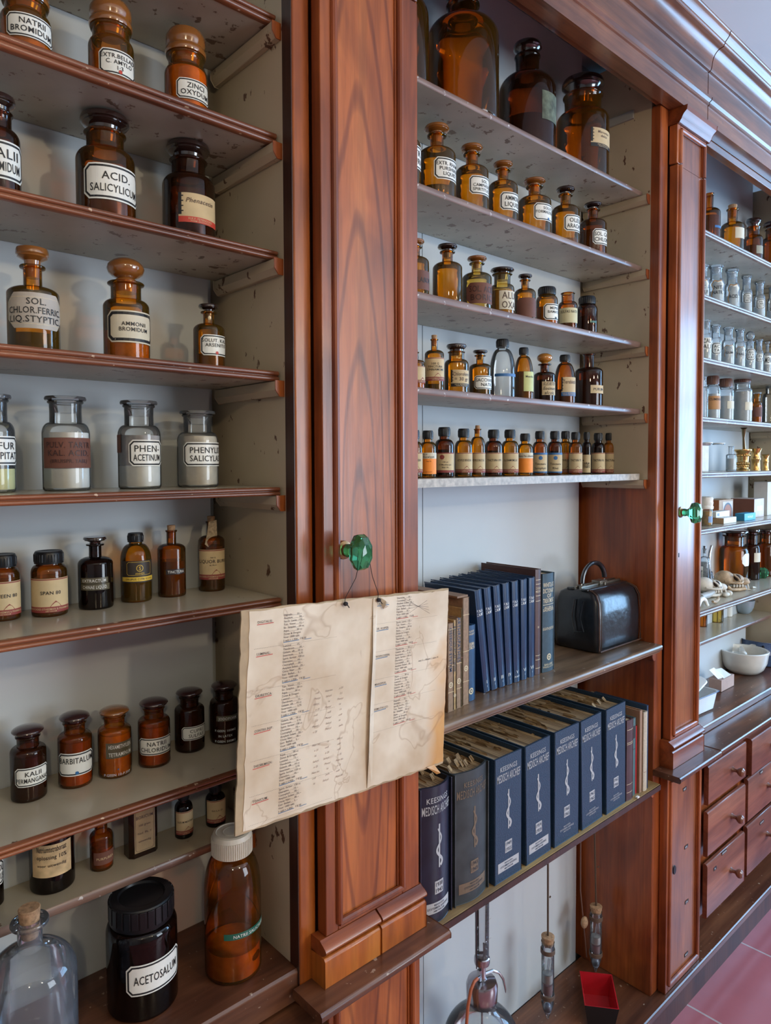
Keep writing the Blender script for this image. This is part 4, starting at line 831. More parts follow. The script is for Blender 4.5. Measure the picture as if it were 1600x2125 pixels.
a2 = nd(nt, 'ShaderNodeMath', operation='MULTIPLY_ADD'); L(sp.outputs['Z'], a2.inputs[0]); a2.inputs[1].default_value = -2.6; L(a1.outputs[0], a2.inputs[2])
a3 = nd(nt, 'ShaderNodeMath', operation='MULTIPLY_ADD'); L(n1.outputs['Fac'], a3.inputs[0]); a3.inputs[1].default_value = 1.3; L(a2.outputs[0], a3.inputs[2]); 
r3 = nd(nt, 'ShaderNodeValToRGB'); e = r3.color_ramp.elements; e[0].color = (1, 1, 1, 1); e[0].position = .62; e[1].position = 1.0; e[1].color = (.84, .52, .22, 1); L(a3.outputs[0], r3.inputs[0])
m2 = nd(nt, 'ShaderNodeMix', data_type='RGBA', blend_type='MULTIPLY'); m2.inputs['Factor'].default_value = 1; L(mx.outputs['Result'], m2.inputs['A']); L(r3.outputs[0], m2.inputs['B']); L(m2.outputs['Result'], p.inputs['Base Color'])
CBD = plain('aged_cardboard_edge', (.40, .29, .17), .8, var=.2)
SW, SH = .428, .318
t = thing('price_list', 'stained typed medicine price list on cardboard, hanging by string from the green glass knob', 'price list', (.7205, -.036, 1.2258))
t.rotation_euler = (0, R(2.7), 0)
def rag(x0, x1, z0, z1, n=26, j=.0012):
    P = []
    for i in range(n): P.append((x0 + (x1 - x0) * i / n, z0 + random.uniform(-j, j)))
    for i in range(n): P.append((x1 + random.uniform(-j, j), z0 + (z1 - z0) * i / n))
    for i in range(n): P.append((x1 - (x1 - x0) * i / n, z1 + random.uniform(-j, j)))
    for i in range(n): P.append((x0 + random.uniform(-j, j), z1 - (z1 - z0) * i / n))
    return P
m = MB().use(CBD).ext(rag(-SW / 2, SW / 2, -SH / 2, SH / 2), -.0005, .0022, 'Y'); m.build('cardboard', parent=t, smooth=False)
m = MB().use(PAP).ext(rag(-SW / 2 + .012, .036, -SH / 2 + .003, SH / 2 - .002), -.0012, -.0006, 'Y'); m.build('sheet_of_paper', parent=t, smooth=False)
m = MB().use(PAP).ext([(a, b) for a, b in rag(.030, SW / 2 - .002, -SH / 2 + .004, SH / 2 - .003)], -.0024, -.0016, 'Y')
m.add([(.0305, -.0024, SH / 2 - .004), (.0305, -.0060, .060), (.0270, -.0075, -.02), (.0275, -.0070, -.10), (.030, -.0025, -SH / 2 + .006), (.040, -.0025, -SH / 2 + .006), (.040, -.0025, SH / 2 - .004)], [(0, 1, 6), (1, 2, 6), (2, 3, 6), (3, 5, 6), (3, 4, 5)])
m.build('sheet_of_paper', parent=t, smooth=False)
TYP = plain('typewriter_ink', (.13, .10, .085), .7); REDU = plain('red_pencil', (.50, .09, .07), .7); BLUU = plain('blue_pencil', (.09, .17, .28), .7)
ing = ['Digitalis........25,--', 'Amylum...........50,--', 'Sacch. Lactis...125,--', 'Talc. Venet......12,--', 'Sir. Simplex.....50 cc', 'Aqua.............30 cc', 'Zeven & Drogen', 'Luminal..........15,--', 'Theobrom.........25,--', 'Gelatin. alb.....10 cc', 'Stearinum........ 3,75', 'Spirit. fortior..120 cc', 'Diuretine........10,--', 'Caryophyll.......20,--', 'Amylum Solani....25,--', 'Citras Natr......18,--', 'Extr. Bellad..... 5,--']
def block(m, x, z, n, k0, head, hc, uc, rule=True):
    m.use(TYP).text(head, x - .073, z - .002, .0036, 0, .032, align='L').use(hc).add([(x - .074, 0, z - .0062), (x - .046, 0, z - .0056), (x - .046, 0, z - .0044), (x - .074, 0, z - .0050)], [(0, 1, 2, 3)])
    for i in range(n): m.use(TYP).text(ing[(k0 + i) % len(ing)], x - .028, z - i * .0047 + .004, .0030, 0, .056, align='L')
    zz = z - n * .0047 + .002
    m.use(TYP).text('Voor 1000 tabl.', x - .028, zz + .002, .0030, 0, .05, align='L').text('5 tabl.= 1,950    f 8,50', x - .028, zz - .003, .0030, 0, .056, align='L')
    m.use(uc).add([(x - .028, 0, zz - .0060), (x + .000, 0, zz - .0054), (x + .000, 0, zz - .0044), (x - .028, 0, zz - .0050)], [(0, 1, 2, 3)]).add([(x + .010, 0, zz - .0058), (x + .023, 0, zz - .0054), (x + .023, 0, zz - .0046), (x + .010, 0, zz - .0050)], [(0, 1, 2, 3)])
    if rule:
        m.use(TYP)
        for i in range(56): m.quadxz(x - .078 + i * .0027, x - .0768 + i * .0027, zz - .0092, zz - .0088, 0)
    return zz - .015
m = MB(); z = .142
for n, k, h in ((7, 0, 'DIGITALIS:'), (10, 7, 'LUMINAL:'), (8, 3, 'DIURETICA:'), (8, 9, 'CONTRA INSP.:'), (8, 5, 'THEOBR.MAGN.:'), (6, 11, 'TONICUM:')): z = block(m, -.115, z, n, k, h, REDU, BLUU)
m.v = [(a, -.0016, c) for a, b, c in m.v]; m.build('typed_lettering', parent=t, smooth=False)
m = MB(); z = .148
for n, k, h in ((6, 12, 'CALOMEL:'), (7, 2, 'DR. KUIPER:'), (7, 8, 'PHOSPH.CODEIN:'), (6, 5, 'MAAGPDR:'), (7, 0, 'BISMUTHI CO:')): z = block(m, .112, z, n, k, h, BLUU, REDU)
m.use(TYP).text('met 5 x diluent L.tabor 4', .165, .038, .0032, 0, .05)
for i in range(5): m.add([(.098 + i * .004, 0, .152 - i * .007), (.165 - i * .002, 0, .118 + i * .006), (.165 - i * .002, 0, .1184 + i * .006), (.098 + i * .004, 0, .1524 - i * .007)], [(0, 1, 2, 3)])
m.v = [(a, -.0027, c) for a, b, c in m.v]; m.build('typed_lettering', parent=t, smooth=False)
m = MB().use(plain('pencil_scrawl', (.36, .26, .2), .8))
for i in range(16):
    zz = .02 - i * .0085 - (.012 if i > 7 else 0)
    for j in range(3): m.text(random.choice(['Salicyl.', 'Phenyl', 'coff.', 'x 25', '16', 'pulv.', 'Natr.bic', '2,5']), -.078 + j * .024 + random.uniform(-.002, .002), zz, .0030, 0, .02, shear=.4)
m.v = [(a, -.0016, c) for a, b, c in m.v]; m.build('handwriting', parent=t, smooth=False)
STG = plain('black_string', (.02, .015, .015), .9)
m = MB().use(STG); zk = 1.459 - 1.2258; xk = .728 - .7205
for x0, zt in ((-.030, SH / 2 + .001 + .0), (.040, SH / 2 + .002)):
    m.tube([(x0, -.003, zt - .006), (x0, -.004, zt + .002), ((x0 + xk) / 2, -.006, (zt + zk) / 2 - .004), (xk + (.006 if x0 > 0 else -.006), -.004, zk + .002)], .0006, 6)
m.tube([(xk - .006, -.004, zk + .002), (xk - .003, -.004, zk + .011), (xk + .003, -.004, zk + .011), (xk + .006, -.004, zk + .002)], .0006, 6)
for x0 in (-.030, .040): m.ell((x0, -.0055, SH / 2 - .006), (.0045, .003, .0035), n=10, m=6).tube([(x0, -.006, SH / 2 - .004), (x0 + .004, -.010, SH / 2 - .012)], .0008, 5)
m.build('hanging_string', parent=t)
MB().use(PAP).add([(.044, -.004, SH / 2 - .002), (.052, -.010, SH / 2 - .008), (.049, -.013, SH / 2 - .014), (.060, -.008, SH / 2 - .018), (.050, -.006, SH / 2 - .022), (.046, -.004, SH / 2 - .014)], [(0, 1, 2, 3, 4, 5)]).build('torn_paper_curl', parent=t, smooth=False)
MB().use(PAP).add([(SW / 2 - .045, -.002, -SH / 2 + .004), (SW / 2 - .026, -.003, -SH / 2 + .004), (SW / 2 - .018, -.012, -SH / 2 - .010), (SW / 2 - .024, -.008, -SH / 2 - .012)], [(0, 1, 2, 3)]).build('torn_paper_curl', parent=t, smooth=False)

# ------------------------------------------------------------------ books
PGS = plain('yellowed_page_edges', (.52, .40, .24), .85, var=.3, sc=200)
def pagemat(name, a, b, c):
    if name in MC: return MC[name]
    m, nt, p = newmat(name); L = nt.links.new; p.inputs['Roughness'].default_value = .85
    tc = nd(nt, 'ShaderNodeTexCoord'); mp = nd(nt, 'ShaderNodeMapping'); mp.inputs['Scale'].default_value = (260, 6, 30); L(tc.outputs['Object'], mp.inputs['Vector'])
    n = nd(nt, 'ShaderNodeTexNoise'); n.inputs['Scale'].default_value = 1; n.inputs['Detail'].default_value = 4; L(mp.outputs[0], n.inputs['Vector'])
    r = nd(nt, 'ShaderNodeValToRGB'); e = r.color_ramp.elements; e[0].position = .34; e[0].color = (*a, 1); e[1].position = .68; e[1].color = (*c, 1); q = e.new(.5); q.color = (*b, 1)
    L(n.outputs['Fac'], r.inputs[0]); L(r.outputs[0], p.inputs['Base Color'])
    bb = nd(nt, 'ShaderNodeBump'); bb.inputs['Strength'].default_value = .8; bb.inputs['Distance'].default_value = .002; L(n.outputs['Fac'], bb.inputs['Height']); L(bb.outputs[0], p.inputs['Normal'])
    MC[name] = m; return m
PGM = pagemat('old_leaf_edges', (.10, .055, .025), (.36, .24, .12), (.62, .47, .28))
def book(label, x0, x1, yf, z0, z1, depth, cover, group, lines=(), rnd=0, lean=0, th=.0025, pm=None, decor=None, name='book', over=.003, cat='book', pgdrop=.005):
    "spine faces the room; pages show above between the boards"
    w = x1 - x0; h = z1 - z0; t = thing(name, label, cat, ((x0 + x1) / 2, yf, z0 + .0004), group, ry=R(lean))
    m = MB().use(cover); a = w / 2
    m.box(-a, -a + th, rnd * .5, depth, 0, h).box(a - th, a, rnd * .5, depth, 0, h)
    n = 10; out = [(-a + (w * i / n), rnd * (1 - math.sin(math.pi * i / n)) if rnd else 0) for i in range(n + 1)]
    inn = [(x * (1 - th / a * .9), y + th) for x, y in out][::-1]
    m.ext(out + inn, 0, h, 'Z')
    m.build('cover', parent=t, bev=.0006, ang=40)
    MB().use(pm or PGS).box(-a + th, a - th, th + rnd * .9 + .001, depth - over, .002, h - pgdrop).build('pages', parent=t)
    if lines:
        m = MB()
        for l in lines: l(m, w, h)
        if rnd:
            def yy(x): return rnd * (1 - math.cos(max(-1, min(1, x / a)) * math.pi / 2)) if abs(x) < a else rnd
            m.v = [(x, rnd * (1 - math.sin(math.pi * (x + a) / w)) + y, z) for x, y, z in m.v]
        m.build('spine_lettering', parent=t, smooth=False)
    if decor: decor(t, w, h, depth)
    return t
def T(s, fz, hh, mat=GOLD, rot=0, fx=0, wm=.86, wide=1): return lambda m, w, h: m.use(mat).text(s, fx * w, fz * h, hh, -.0005, (w * wm if not rot else h * .5), rot, wide)
def Ln(fz, mat=GOLD, t=.0006): return lambda m, w, h: m.use(mat).strip(-w / 2 + .0005, w / 2 - .0005, fz * h - t, fz * h + t, -.0005, 0, 8)
def Dot(fz, r, mat=GOLD): return lambda m, w, h: m.use(mat).lathe([(r * .6, 0), (r, 0)], 20, (0, -.0005, fz * h), Matrix.Rotation(R(90), 4, 'X')).lathe([(0, 0), (r * .35, 0)], 10, (0, -.0005, fz * h), Matrix.Rotation(R(90), 4, 'X'))
TAN = plain('tan_cloth_cover', (.27, .17, .10), .7, var=.2, sc=120); TANY = plain('ochre_cloth_cover', (.42, .27, .11), .7, var=.2, sc=120); TAND = plain('brown_board_cover', (.22, .12, .06), .6, var=.2)
NAVY = plain('navy_cloth', (.020, .05, .105), .5, var=.2, sc=80); NAVYL = plain('navy_vinyl', (.010, .032, .085), .28, coat=.25, var=.15, sc=25); BRN = plain('brown_leather', (.075, .03, .024), .45, coat=.2, var=.2)
WHIT = plain('slate_cloth', (.028, .055, .075), .6, var=.15, sc=100)
Bz, Bt = 1.104, .0
g = 'tan bound books at the hanging list end of the brown shelf'
rb = R(-90)
book('dark thin book edge right behind the hanging list, on the brown shelf', 1.012, 1.026, .052, Bz, 1.270, .15, plain('dark_brown_cover', (.06, .035, .025), .6), g)
book('tan book with upright title osseous system, beside the hanging list', 1.027, 1.0445, .044, Bz, 1.282, .15, TAN, g, [T('OSSEOUS SYSTEM', .70, .0075, NAVY, rb), Ln(.93, CRM), Ln(.52, CRM), Ln(.22, CRM), Dot(.30, .006)])
book('slim ochre book between the osseous and arthropathies books', 1.0455, 1.0545, .046, Bz, 1.286, .15, TANY, g, [T('B.ROENTGEN-ATLAS TEKENS', .68, .005, NAVY, rb), Dot(.16, .0035)])
book('tan book with upright title arthropathies', 1.0555, 1.071, .047, Bz, 1.288, .15, TAN, g, [T('ARTHROPATHIES', .76, .0085, NAVY, rb), Ln(.5, CRM), Ln(.22, CRM), Dot(.30, .006)])
book('slim pale ochre book taller than the arthropathies book', 1.072, 1.0775, .049, Bz, 1.306, .15, TANY, g, [Ln(.5, MAR)])
book('tallest tan book, wide brown top board, next to the small blue book', 1.0785, 1.0985, .050, Bz, 1.326, .155, TAN, g, [Ln(.84, CRM), Ln(.5, CRM), Ln(.22, CRM), Dot(.34, .006)], decor=lambda t, w, h, d: MB().use(TAND).box(-w / 2 - .012, w / 2 + .0005, .004, d + .01, h + .0002, h + .004).build('top_board', parent=t) and None)
book('short navy book with gilt title pharmacotherapeutisch vademecum', 1.1005, 1.1285, .058, Bz, 1.263, .11, plain('royal_blue_cloth', (.016, .06, .14), .5, var=.15, sc=80), None, [T('DUYFF', .92, .0045), T('VANGENT', .885, .004), T('PHARMA-', .76, .0055), T('THERAPEUTISCH', .73, .005), T('VADEMECUM', .70, .005), Dot(.13, .007)], rnd=.003)
gv = 'navy vinyl binders of the f.n.a. series'
num = ['I', 'II', 'III', 'IV', 'V', 'VI', 'VII']; word = ['thinly spined volume I beside the short navy book', 'volume II', 'volume III', 'volume IV', 'volume V with index', 'volume VI', 'volume VII beside the brown leather book']
vt = [1.150, 1.181, 1.213, 1.246, 1.279, 1.312, 1.343]; vb = [1.183, 1.209, 1.236, 1.262, 1.289, 1.316, 1.344]
for i in range(7):
    zt = 1.340
    lean = -math.degrees(math.atan((vb[i] - vt[i]) / .235))
    def dec(t, w, h, d, i=i):
        m = MB().use(NAVYL)
        m.tube([(-w / 2, .004, h), (-w / 2, d, h + .002)], .0012, 6).tube([(w / 2, .004, h), (w / 2, d, h + .002)], .0012, 6); m.build('seam', parent=t)
    zz = Bz + (.0008 if lean == 0 else abs(math.sin(R(lean))) * .011)
    o = book('navy vinyl binder ' + word[i], vb[i] - .011, vb[i] + .011, .070, zz, zz + .232 - .002 * (6 - i) * .4, .15, NAVYL, gv, [T('F.N.A.', .80, .0062, TXW), T('K.N.M.P.', .765, .0062, TXW, wm=.95), T(num[i], .10, .0075, TXW), T('EN INDEX' if i == 4 else '1', .055, .004, TXW)], rnd=.003, lean=lean, pgdrop=.002, pm=NAVYL, decor=dec, name='ring_binder', cat='binder')
book('brown leather book taller than its neighbours, between the navy binders and the slate book', 1.361, 1.383, .073, Bz, 1.352, .165, BRN, None, [Ln(.90), Ln(.86), T('CODEX', .82, .005), T('MEDICA', .79, .005), Ln(.75), Ln(.70), T('IV', .45, .005), Ln(.18), Ln(.14), Ln(.06)], rnd=.003)
book('slate blue thick book titled dictionary of treatment, beside the black bag', 1.386, 1.4345, .070, Bz, 1.339, .155, WHIT, None, [T("WHITLA'S", .885, .0105), T('DICTIONARY', .825, .0105), T('OF', .775, .009), T('TREATMENT', .725, .0105), Ln(.685), T('ALLEN &', .655, .006), T('SAUNDERS', .63, .006), T('EIGHTH EDITION', .44, .0065), Dot(.15, .008), T('BAILLIERE', .075, .005), T('TINDALL & COX', .05, .004)], rnd=.004)

# big archive binders on the plywood shelf
gk = 'large medical archive binders on the plywood shelf'
BK1 = plain('blackened_navy_cloth', (.008, .012, .027), .34, var=.3, sc=20, coat=.15); BK2 = plain('worn_greenish_grey_cloth', (.035, .042, .045), .5, var=.4, sc=18); BK3 = plain('navy_grained_cloth', (.016, .042, .080), .45, var=.15, sc=300, bump=.5)
SILV = plain('silvery_print', (.42, .42, .42), .4); BRZ = plain('tarnished_print', (.16, .11, .07), .5)
def staff(m, w, h, mat, fz=.56, s=1.0):
    m.use(mat); H = .085 * s; zc = fz * h; 
    m.strip(-.0018 * s, .0018 * s, zc - H / 2, zc + H / 2, -.0005, 0, 2)
    pts = []; N = 40
    for i in range(N + 1):
        f = i / N; zz = zc - H * .46 + H * .86 * f; amp = (.008 - .0035 * f) * s; pts.append((math.sin(f * math.pi * 3.2 + .4) * amp, zz))
    v = []; 
    for i, (x, z) in enumerate(pts):
        q = pts[min(i + 1, N)]; o = pts[max(i - 1, 0)]; dx, dz = q[0] - o[0], q[1] - o[1]; l = math.hypot(dx, dz) or 1; ww = (.0030 - .0018 * i / N) * s
        v += [(x - dz / l * ww, -.0006, z + dx / l * ww), (x + dz / l * ww, -.0006, z - dx / l * ww)]
    m.add(v, [(2 * i, 2 * i + 1, 2 * i + 3, 2 * i + 2) for i in range(N)])
def boxed(m, w, h, mat, l1, l2, fz, bw, cover):
    m.use(mat).frame(-bw / 2, bw / 2, fz * h - bw * .55, fz * h + bw * .55, -.0005, .0009, .001).strip(-bw / 2, bw / 2, fz * h - bw * .55, fz * h + bw * .55, -.0004, 0, 6).use(cover)
    m.text(l1, 0, fz * h + bw * .26, bw * .34, -.0009, bw * .8).text(l2, 0, fz * h - bw * .26, bw * .34, -.0009, bw * .8)
def imprint(m, w, h, mat, fz, cover, solid):
    if solid: m.use(mat).strip(-w * .38, w * .38, fz * h - .0105, fz * h + .0105, -.0005, 0, 10).use(cover)
    else: m.use(mat)
    m.text('BIJHOUDEN', 0, fz * h + .006, .0034, -.0009, w * .5).text('SYSTEMEN KEESING', 0, fz * h, .0042, -.0009, w * .7).text('AMSTERDAM', 0, fz * h - .006, .0034, -.0009, w * .5)
ARC = [('first one, rounded blackened spine, years 1938 1943', .926, 1.016, .985, BK1, .014, SILV, '1938', '1943', 0, True),
 ('second binder, rounded worn greenish-grey spine, years 1943 1949', 1.022, 1.128, .985, BK2, .012, BRZ, '1943', '1949', 0, True),
 ('third binder, navy, years 1949 1955', 1.138, 1.232, .984, BK3, 0, SILV, '1949', '1955', 0, True),
 ('fourth binder, narrow navy, years 1954 1959', 1.247, 1.343, .984, BK3, 0, SILV, '1954', '1959', -1.2, True),
 ('fifth binder, navy, years 1960 1965', 1.353, 1.456, .985, BK3, 0, SILV, '1960', '1965', 0, False),
 ('sixth binder, navy, leaning slightly, years 1961 1965', 1.468, 1.563, .985, BK3, 0, SILV, '1961', '1965', -1.8, False),
 ('seventh binder, navy, next to the thin upright books, years 1962 1966', 1.579, 1.676, .985, BK3, 0, SILV, '1962', '1966', -1.0, False)]
for lab, a, b, zt, cov, rn, pr, y1, y2, ln, sol in ARC:
    def dec(t, w, h, d, lab=lab):
        m = MB().use(PGM); rr = random.Random(lab)
        for i in range(26):
            x = rr.uniform(-w / 2 + .006, w / 2 - .006); y = rr.uniform(.035, d - .03); l = rr.uniform(.01, .05); hh = rr.uniform(.001, .004)
            m.add([(x, y, h - .012), (x + rr.uniform(-.002, .002), y + l, h - .012), (x + rr.uniform(-.003, .003), y + l * .8, h - .010 + hh), (x, y + l * .2, h - .010 + hh)], [(0, 1, 2, 3)])
        if 'first' in lab or 'second' in lab or 'seventh' in lab:
            for i in range(9 if 'second' in lab else 3):
                x = rr.uniform(-w / 2 + .012, w / 2 - .012); y = rr.uniform(.03, .07); m.add([(x, y, h - .010), (x + .012, y + .004, h - .008), (x + .014, y + .014, h - .001), (x + .003, y + .012, h - .002)], [(0, 1, 2, 3)])
        m.build('loose_leaves', parent=t, smooth=False)
    L5 = [T('KEESINGS', .902, .0105, pr, wm=.70, wide=.85), lambda m, w, h, pr=pr: m.use(pr).text('MEDISCH ARCHIEF', 0, .832 * h, .017, -.0005, w * .84), lambda m, w, h, pr=pr: staff(m, w, h, pr), lambda m, w, h, pr=pr, y1=y1, y2=y2, cov=cov: boxed(m, w, h, pr, y1, y2, .26, .023, cov), lambda m, w, h, pr=pr, cov=cov, sol=sol: imprint(m, w, h, pr, .115, cov, sol)]
    sh = abs(math.sin(R(ln))) * (b - a) / 2
    book('large medical archive binder: ' + lab, a, b - .001, .014, .7175 + sh, zt, .205, cov, gk, L5, rnd=rn, lean=ln, th=.003, pm=PGM, name='archive_binder', cat='binder', decor=dec, pgdrop=.011)
gs = 'thin upright books beside the seventh archive binder'
book('plum brown ribbed book touching the seventh archive binder', 1.681, 1.7145, .014, .7175, .930, .13, plain('plum_cloth', (.075, .035, .040), .5, var=.2), gs, [Ln(.88), Ln(.72), Ln(.70), Ln(.20), Ln(.10)], rnd=.003)
book('teal cloth book with black title field', 1.7155, 1.7365, .020, .7175, .925, .13, plain('teal_cloth', (.06, .12, .12), .6, var=.15), gs, [lambda m, w, h: m.use(INK).strip(-w / 2, w / 2, h * .74, h * .90, -.0005, 0, 2), Ln(.6, INK)], rnd=.002)
book('thin bright red booklet shorter than its neighbours', 1.7375, 1.748, .022, .7175, .900, .12, plain('red_cloth', (.42, .02, .02), .5), gs)
book('tall brown paper folder behind the red booklet', 1.749, 1.764, .016, .7175, .940, .17, plain('tan_cardboard', (.30, .17, .10), .8), gs)
book('off-white linen book with a thin line near its foot', 1.766, 1.786, .012, .7175, .932, .12, plain('off_white_linen', (.48, .40, .30), .8, var=.12, sc=200), gs, [Ln(.24, MAR, .0004)], rnd=.003)
book('slim dark blue book beside the off-white linen one', 1.787, 1.797, .016, .7175, .945, .16, NAVY, gs)
t = thing('paper_sheet', 'loose brown paper sheet leaning at the end of the plywood shelf by the post', 'paper', (1.812, .030, .7178), None, ry=R(-4))
MB().use(plain('kraft_sheet', (.36, .26, .16), .85)).box(-.001, .001, 0, .16, 0, .225).build('sheet', parent=t)
t = thing('paper_scrap', 'tiny white paper scrap on the plywood shelf edge below the teal book', 'paper', (1.722, .006, .7178)); MB().use(WHT).box(-.005, .005, -.003, .003, 0, .004).build('scrap', parent=t)

# ------------------------------------------------------------------ doctor's bag
LEA = plain('black_creased_leather', (.010, .011, .014), .30, coat=.35, var=.4, sc=35, bump=.9); LEB = plain('scuffed_leather_edge', (.07, .03, .015), .6, var=.5, sc=60)
NIC = plain('tarnished_nickel', (.28, .26, .22), .35, metal=.9)
t = thing('leather_bag', 'black leather doctor bag with arched handle standing on the scuffed brown shelf', 'bag', (1.7375, .137, 1.1045))
def ring(z, hx, hy, n=40, e=.22):
    o = []
    for i in range(n):
        a = 2 * math.pi * i / n; c, s_ = math.cos(a), math.sin(a)
        o.append((hx * math.copysign(abs(c) ** e, c), hy * math.copysign(abs(s_) ** e, s_), z))
    return o
rs = [(0, .105, .066), (.004, .111, .070), (.03, .113, .072), (.09, .113, .071), (.130, .110, .067), (.150, .106, .058), (.158, .101, .043), (.161, .098, .026)]
m = MB().use(LEA); v = []
for q in rs: v += ring(*q)
n = 40; m.add(v, [(k * n + i, k * n + (i + 1) % n, (k + 1) * n + (i + 1) % n, (k + 1) * n + i) for k in range(len(rs) - 1) for i in range(n)] + [tuple(range(n))[::-1], tuple((len(rs) - 1) * n + i for i in range(n))])
m.build('body', parent=t, ang=60)
m = MB().use(LEB)
for s_ in (-1, 1):
    pts = [(s_ * (q[1] - .004), -q[2] + .0005, q[0]) for q in rs[1:]]; m.tube(pts, .0022, 6)
    m.tube([(s_ * (q[1] - .012), -q[2] - .0006, q[0]) for q in rs[1:]], .0010, 5)
m.tube([(-.108, -.0735, .006), (.108, -.0735, .006)], .002, 6); m.build('seam', parent=t)
m = MB().use(NIC).box(-.100, .100, -.012, -.004, .158, .168).box(-.100, .100, .004, .012, .158, .168).box(-.016, .020, -.017, .010, .163, .174).box(.000, .006, -.022, -.014, .150, .170); m.build('clasp_frame', parent=t, bev=.001)
m = MB().use(LEA).box(-.104, .104, -.032, -.011, .156, .163).box(-.104, .104, .011, .032, .156, .163); m.build('frame_band', parent=t, bev=.003)
pts = [(-.056 * math.cos(R(a)) - .028, -.004, .168 + .056 * math.sin(R(a)) ** .8) for a in range(4, 178, 8)]
MB().use(LEA).tube(pts, .0070, 10, .8).build('handle', parent=t)
m = MB().use(NIC)
for x_ in (-.084, .028): m.lathe([(.004, -.0015), (.0065, 0), (.004, .0015)], 16, (x_, -.004, .169), Matrix.Rotation(R(90), 4, 'X')).box(x_ - .008, x_ + .008, -.010, .002, .160, .169)
m.build('handle_ring', parent=t)
m = MB().use(LEA)
m.tube([(-.1165, -.028, .136), (-.121, -.020, .09), (-.1195, -.030, .055), (-.120, -.004, .050), (-.121, .004, .09), (-.115, .000, .136)], .0022, 6); m.build('side_strap', parent=t)

# ------------------------------------------------------------------ bottom compartment of the middle bay
CHR = plain('worn_chrome', (.45, .44, .46), .18, metal=.95); RUB = plain('orange_rubber_hose', (.42, .11, .045), .5); GB = .102
TH = glass('thin_lab_glass', (.90, .93, .95), .06, hazec=(.7, .75, .8))
fx = atY(.10, 1000, 2060); fy = .10
t = thing('glass_flask', 'round glass washing flask with metal clamp head, spout and orange rubber hose', 'flask', (fx.x, fy, GB + .0005))
Rg = .088; zc = .186
pr = [(0, .004), (.050, .004), (.056, 0), (.062, .004), (.078, .08)] + [(Rg * math.cos(R(a)), zc + Rg * math.sin(R(a))) for a in range(-20, 70, 8)] + [(.030, zc + .086), (.024, zc + .092), (.024, zc + .10)]
MB().use(TH).lathe(pr, 48).build('globe', parent=t, ang=60)
zt = atY(fy, 1000, 1998).z - GB
m = MB().use(CHR)
zb = zt - .080
m.lathe([(.0305, zb - .012), (.0345, zb - .004), (.0355, zb + .030), (.032, zb + .040), (.018, zb + .044), (0, zb + .044)], 40)
m.lathe([(.012, zb + .042), (.009, zb + .048), (.0085, zb + .072), (.0165, zb + .078), (.018, zb + .084), (.0175, zb + .093), (.013, zb + .097), (.009, zb + .094), (0, zb + .0945)], 28)
m.build('clamp_head', parent=t)
m = MB().use(CHR).tube([(.006, -.002, zb + .052), (.03, -.006, zb + .050), (.046, -.012, zb + .040), (.056, -.016, zb + .022), (.062, -.018, zb - .004)], [.004, .0034, .003, .0028, .0022], 10).tube([(.062, -.018, zb - .004), (.063, -.018, zb - .013)], [.0022, .0006], 8); m.build('spout', parent=t)
m = MB().use(CHR).tube([(-.006, -.003, zb + .056), (-.018, -.006, zb + .057), (-.027, -.008, zb + .060)], .0030, 8).box(-.015, -.009, -.007, .002, zb + .046, zb + .070).tube([(.003, -.004, zb + .092), (-.001, -.006, zb + .128)], .0022, 8); m.build('valve', parent=t)
m = MB().use(RUB).tube([(-.025, -.008, zb + .060), (-.038, -.010, zb + .061), (-.052, -.012, zb + .050), (-.064, -.014, zb + .020), (-.070, -.015, zb - .020), (-.073, -.016, zb - .065), (-.074, -.018, zb - .10), (-.070, -.020, .004)], .0036, 10); m.build('rubber_hose', parent=t)
MB().use(CHR).tube([(0, 0, zb), (.002, 0, .012)], .0022, 8).build('dip_tube', parent=t)
mz = .7005 - GB - .0005 - (zb + .094)
m = MB().use(TH).lathe([(.0155, zb + .094), (.016, zb + .094 + mz)], 28); m.build('measuring_tube', parent=t)
m = MB().use(GRYI)
for i in range(24): m.add([(-.010, -.0163, zb + .14 + i * .009), (.006 if i % 5 else .012, -.0163, zb + .14 + i * .009), (.006 if i % 5 else .012, -.0163, zb + .1405 + i * .009), (-.010, -.0163, zb + .1405 + i * .009)], [(0, 1, 2, 3)])
m.build('graduation', parent=t, smooth=False)
m = MB().use(plain('metal_rod', (.10, .07, .08), .4, metal=.8))
for x_ in (-.0185, .0185): m.tube([(x_, 0, zb + .075), (x_, 0, zb + .094 + mz)], .0014, 6)
m.build('rod', parent=t)

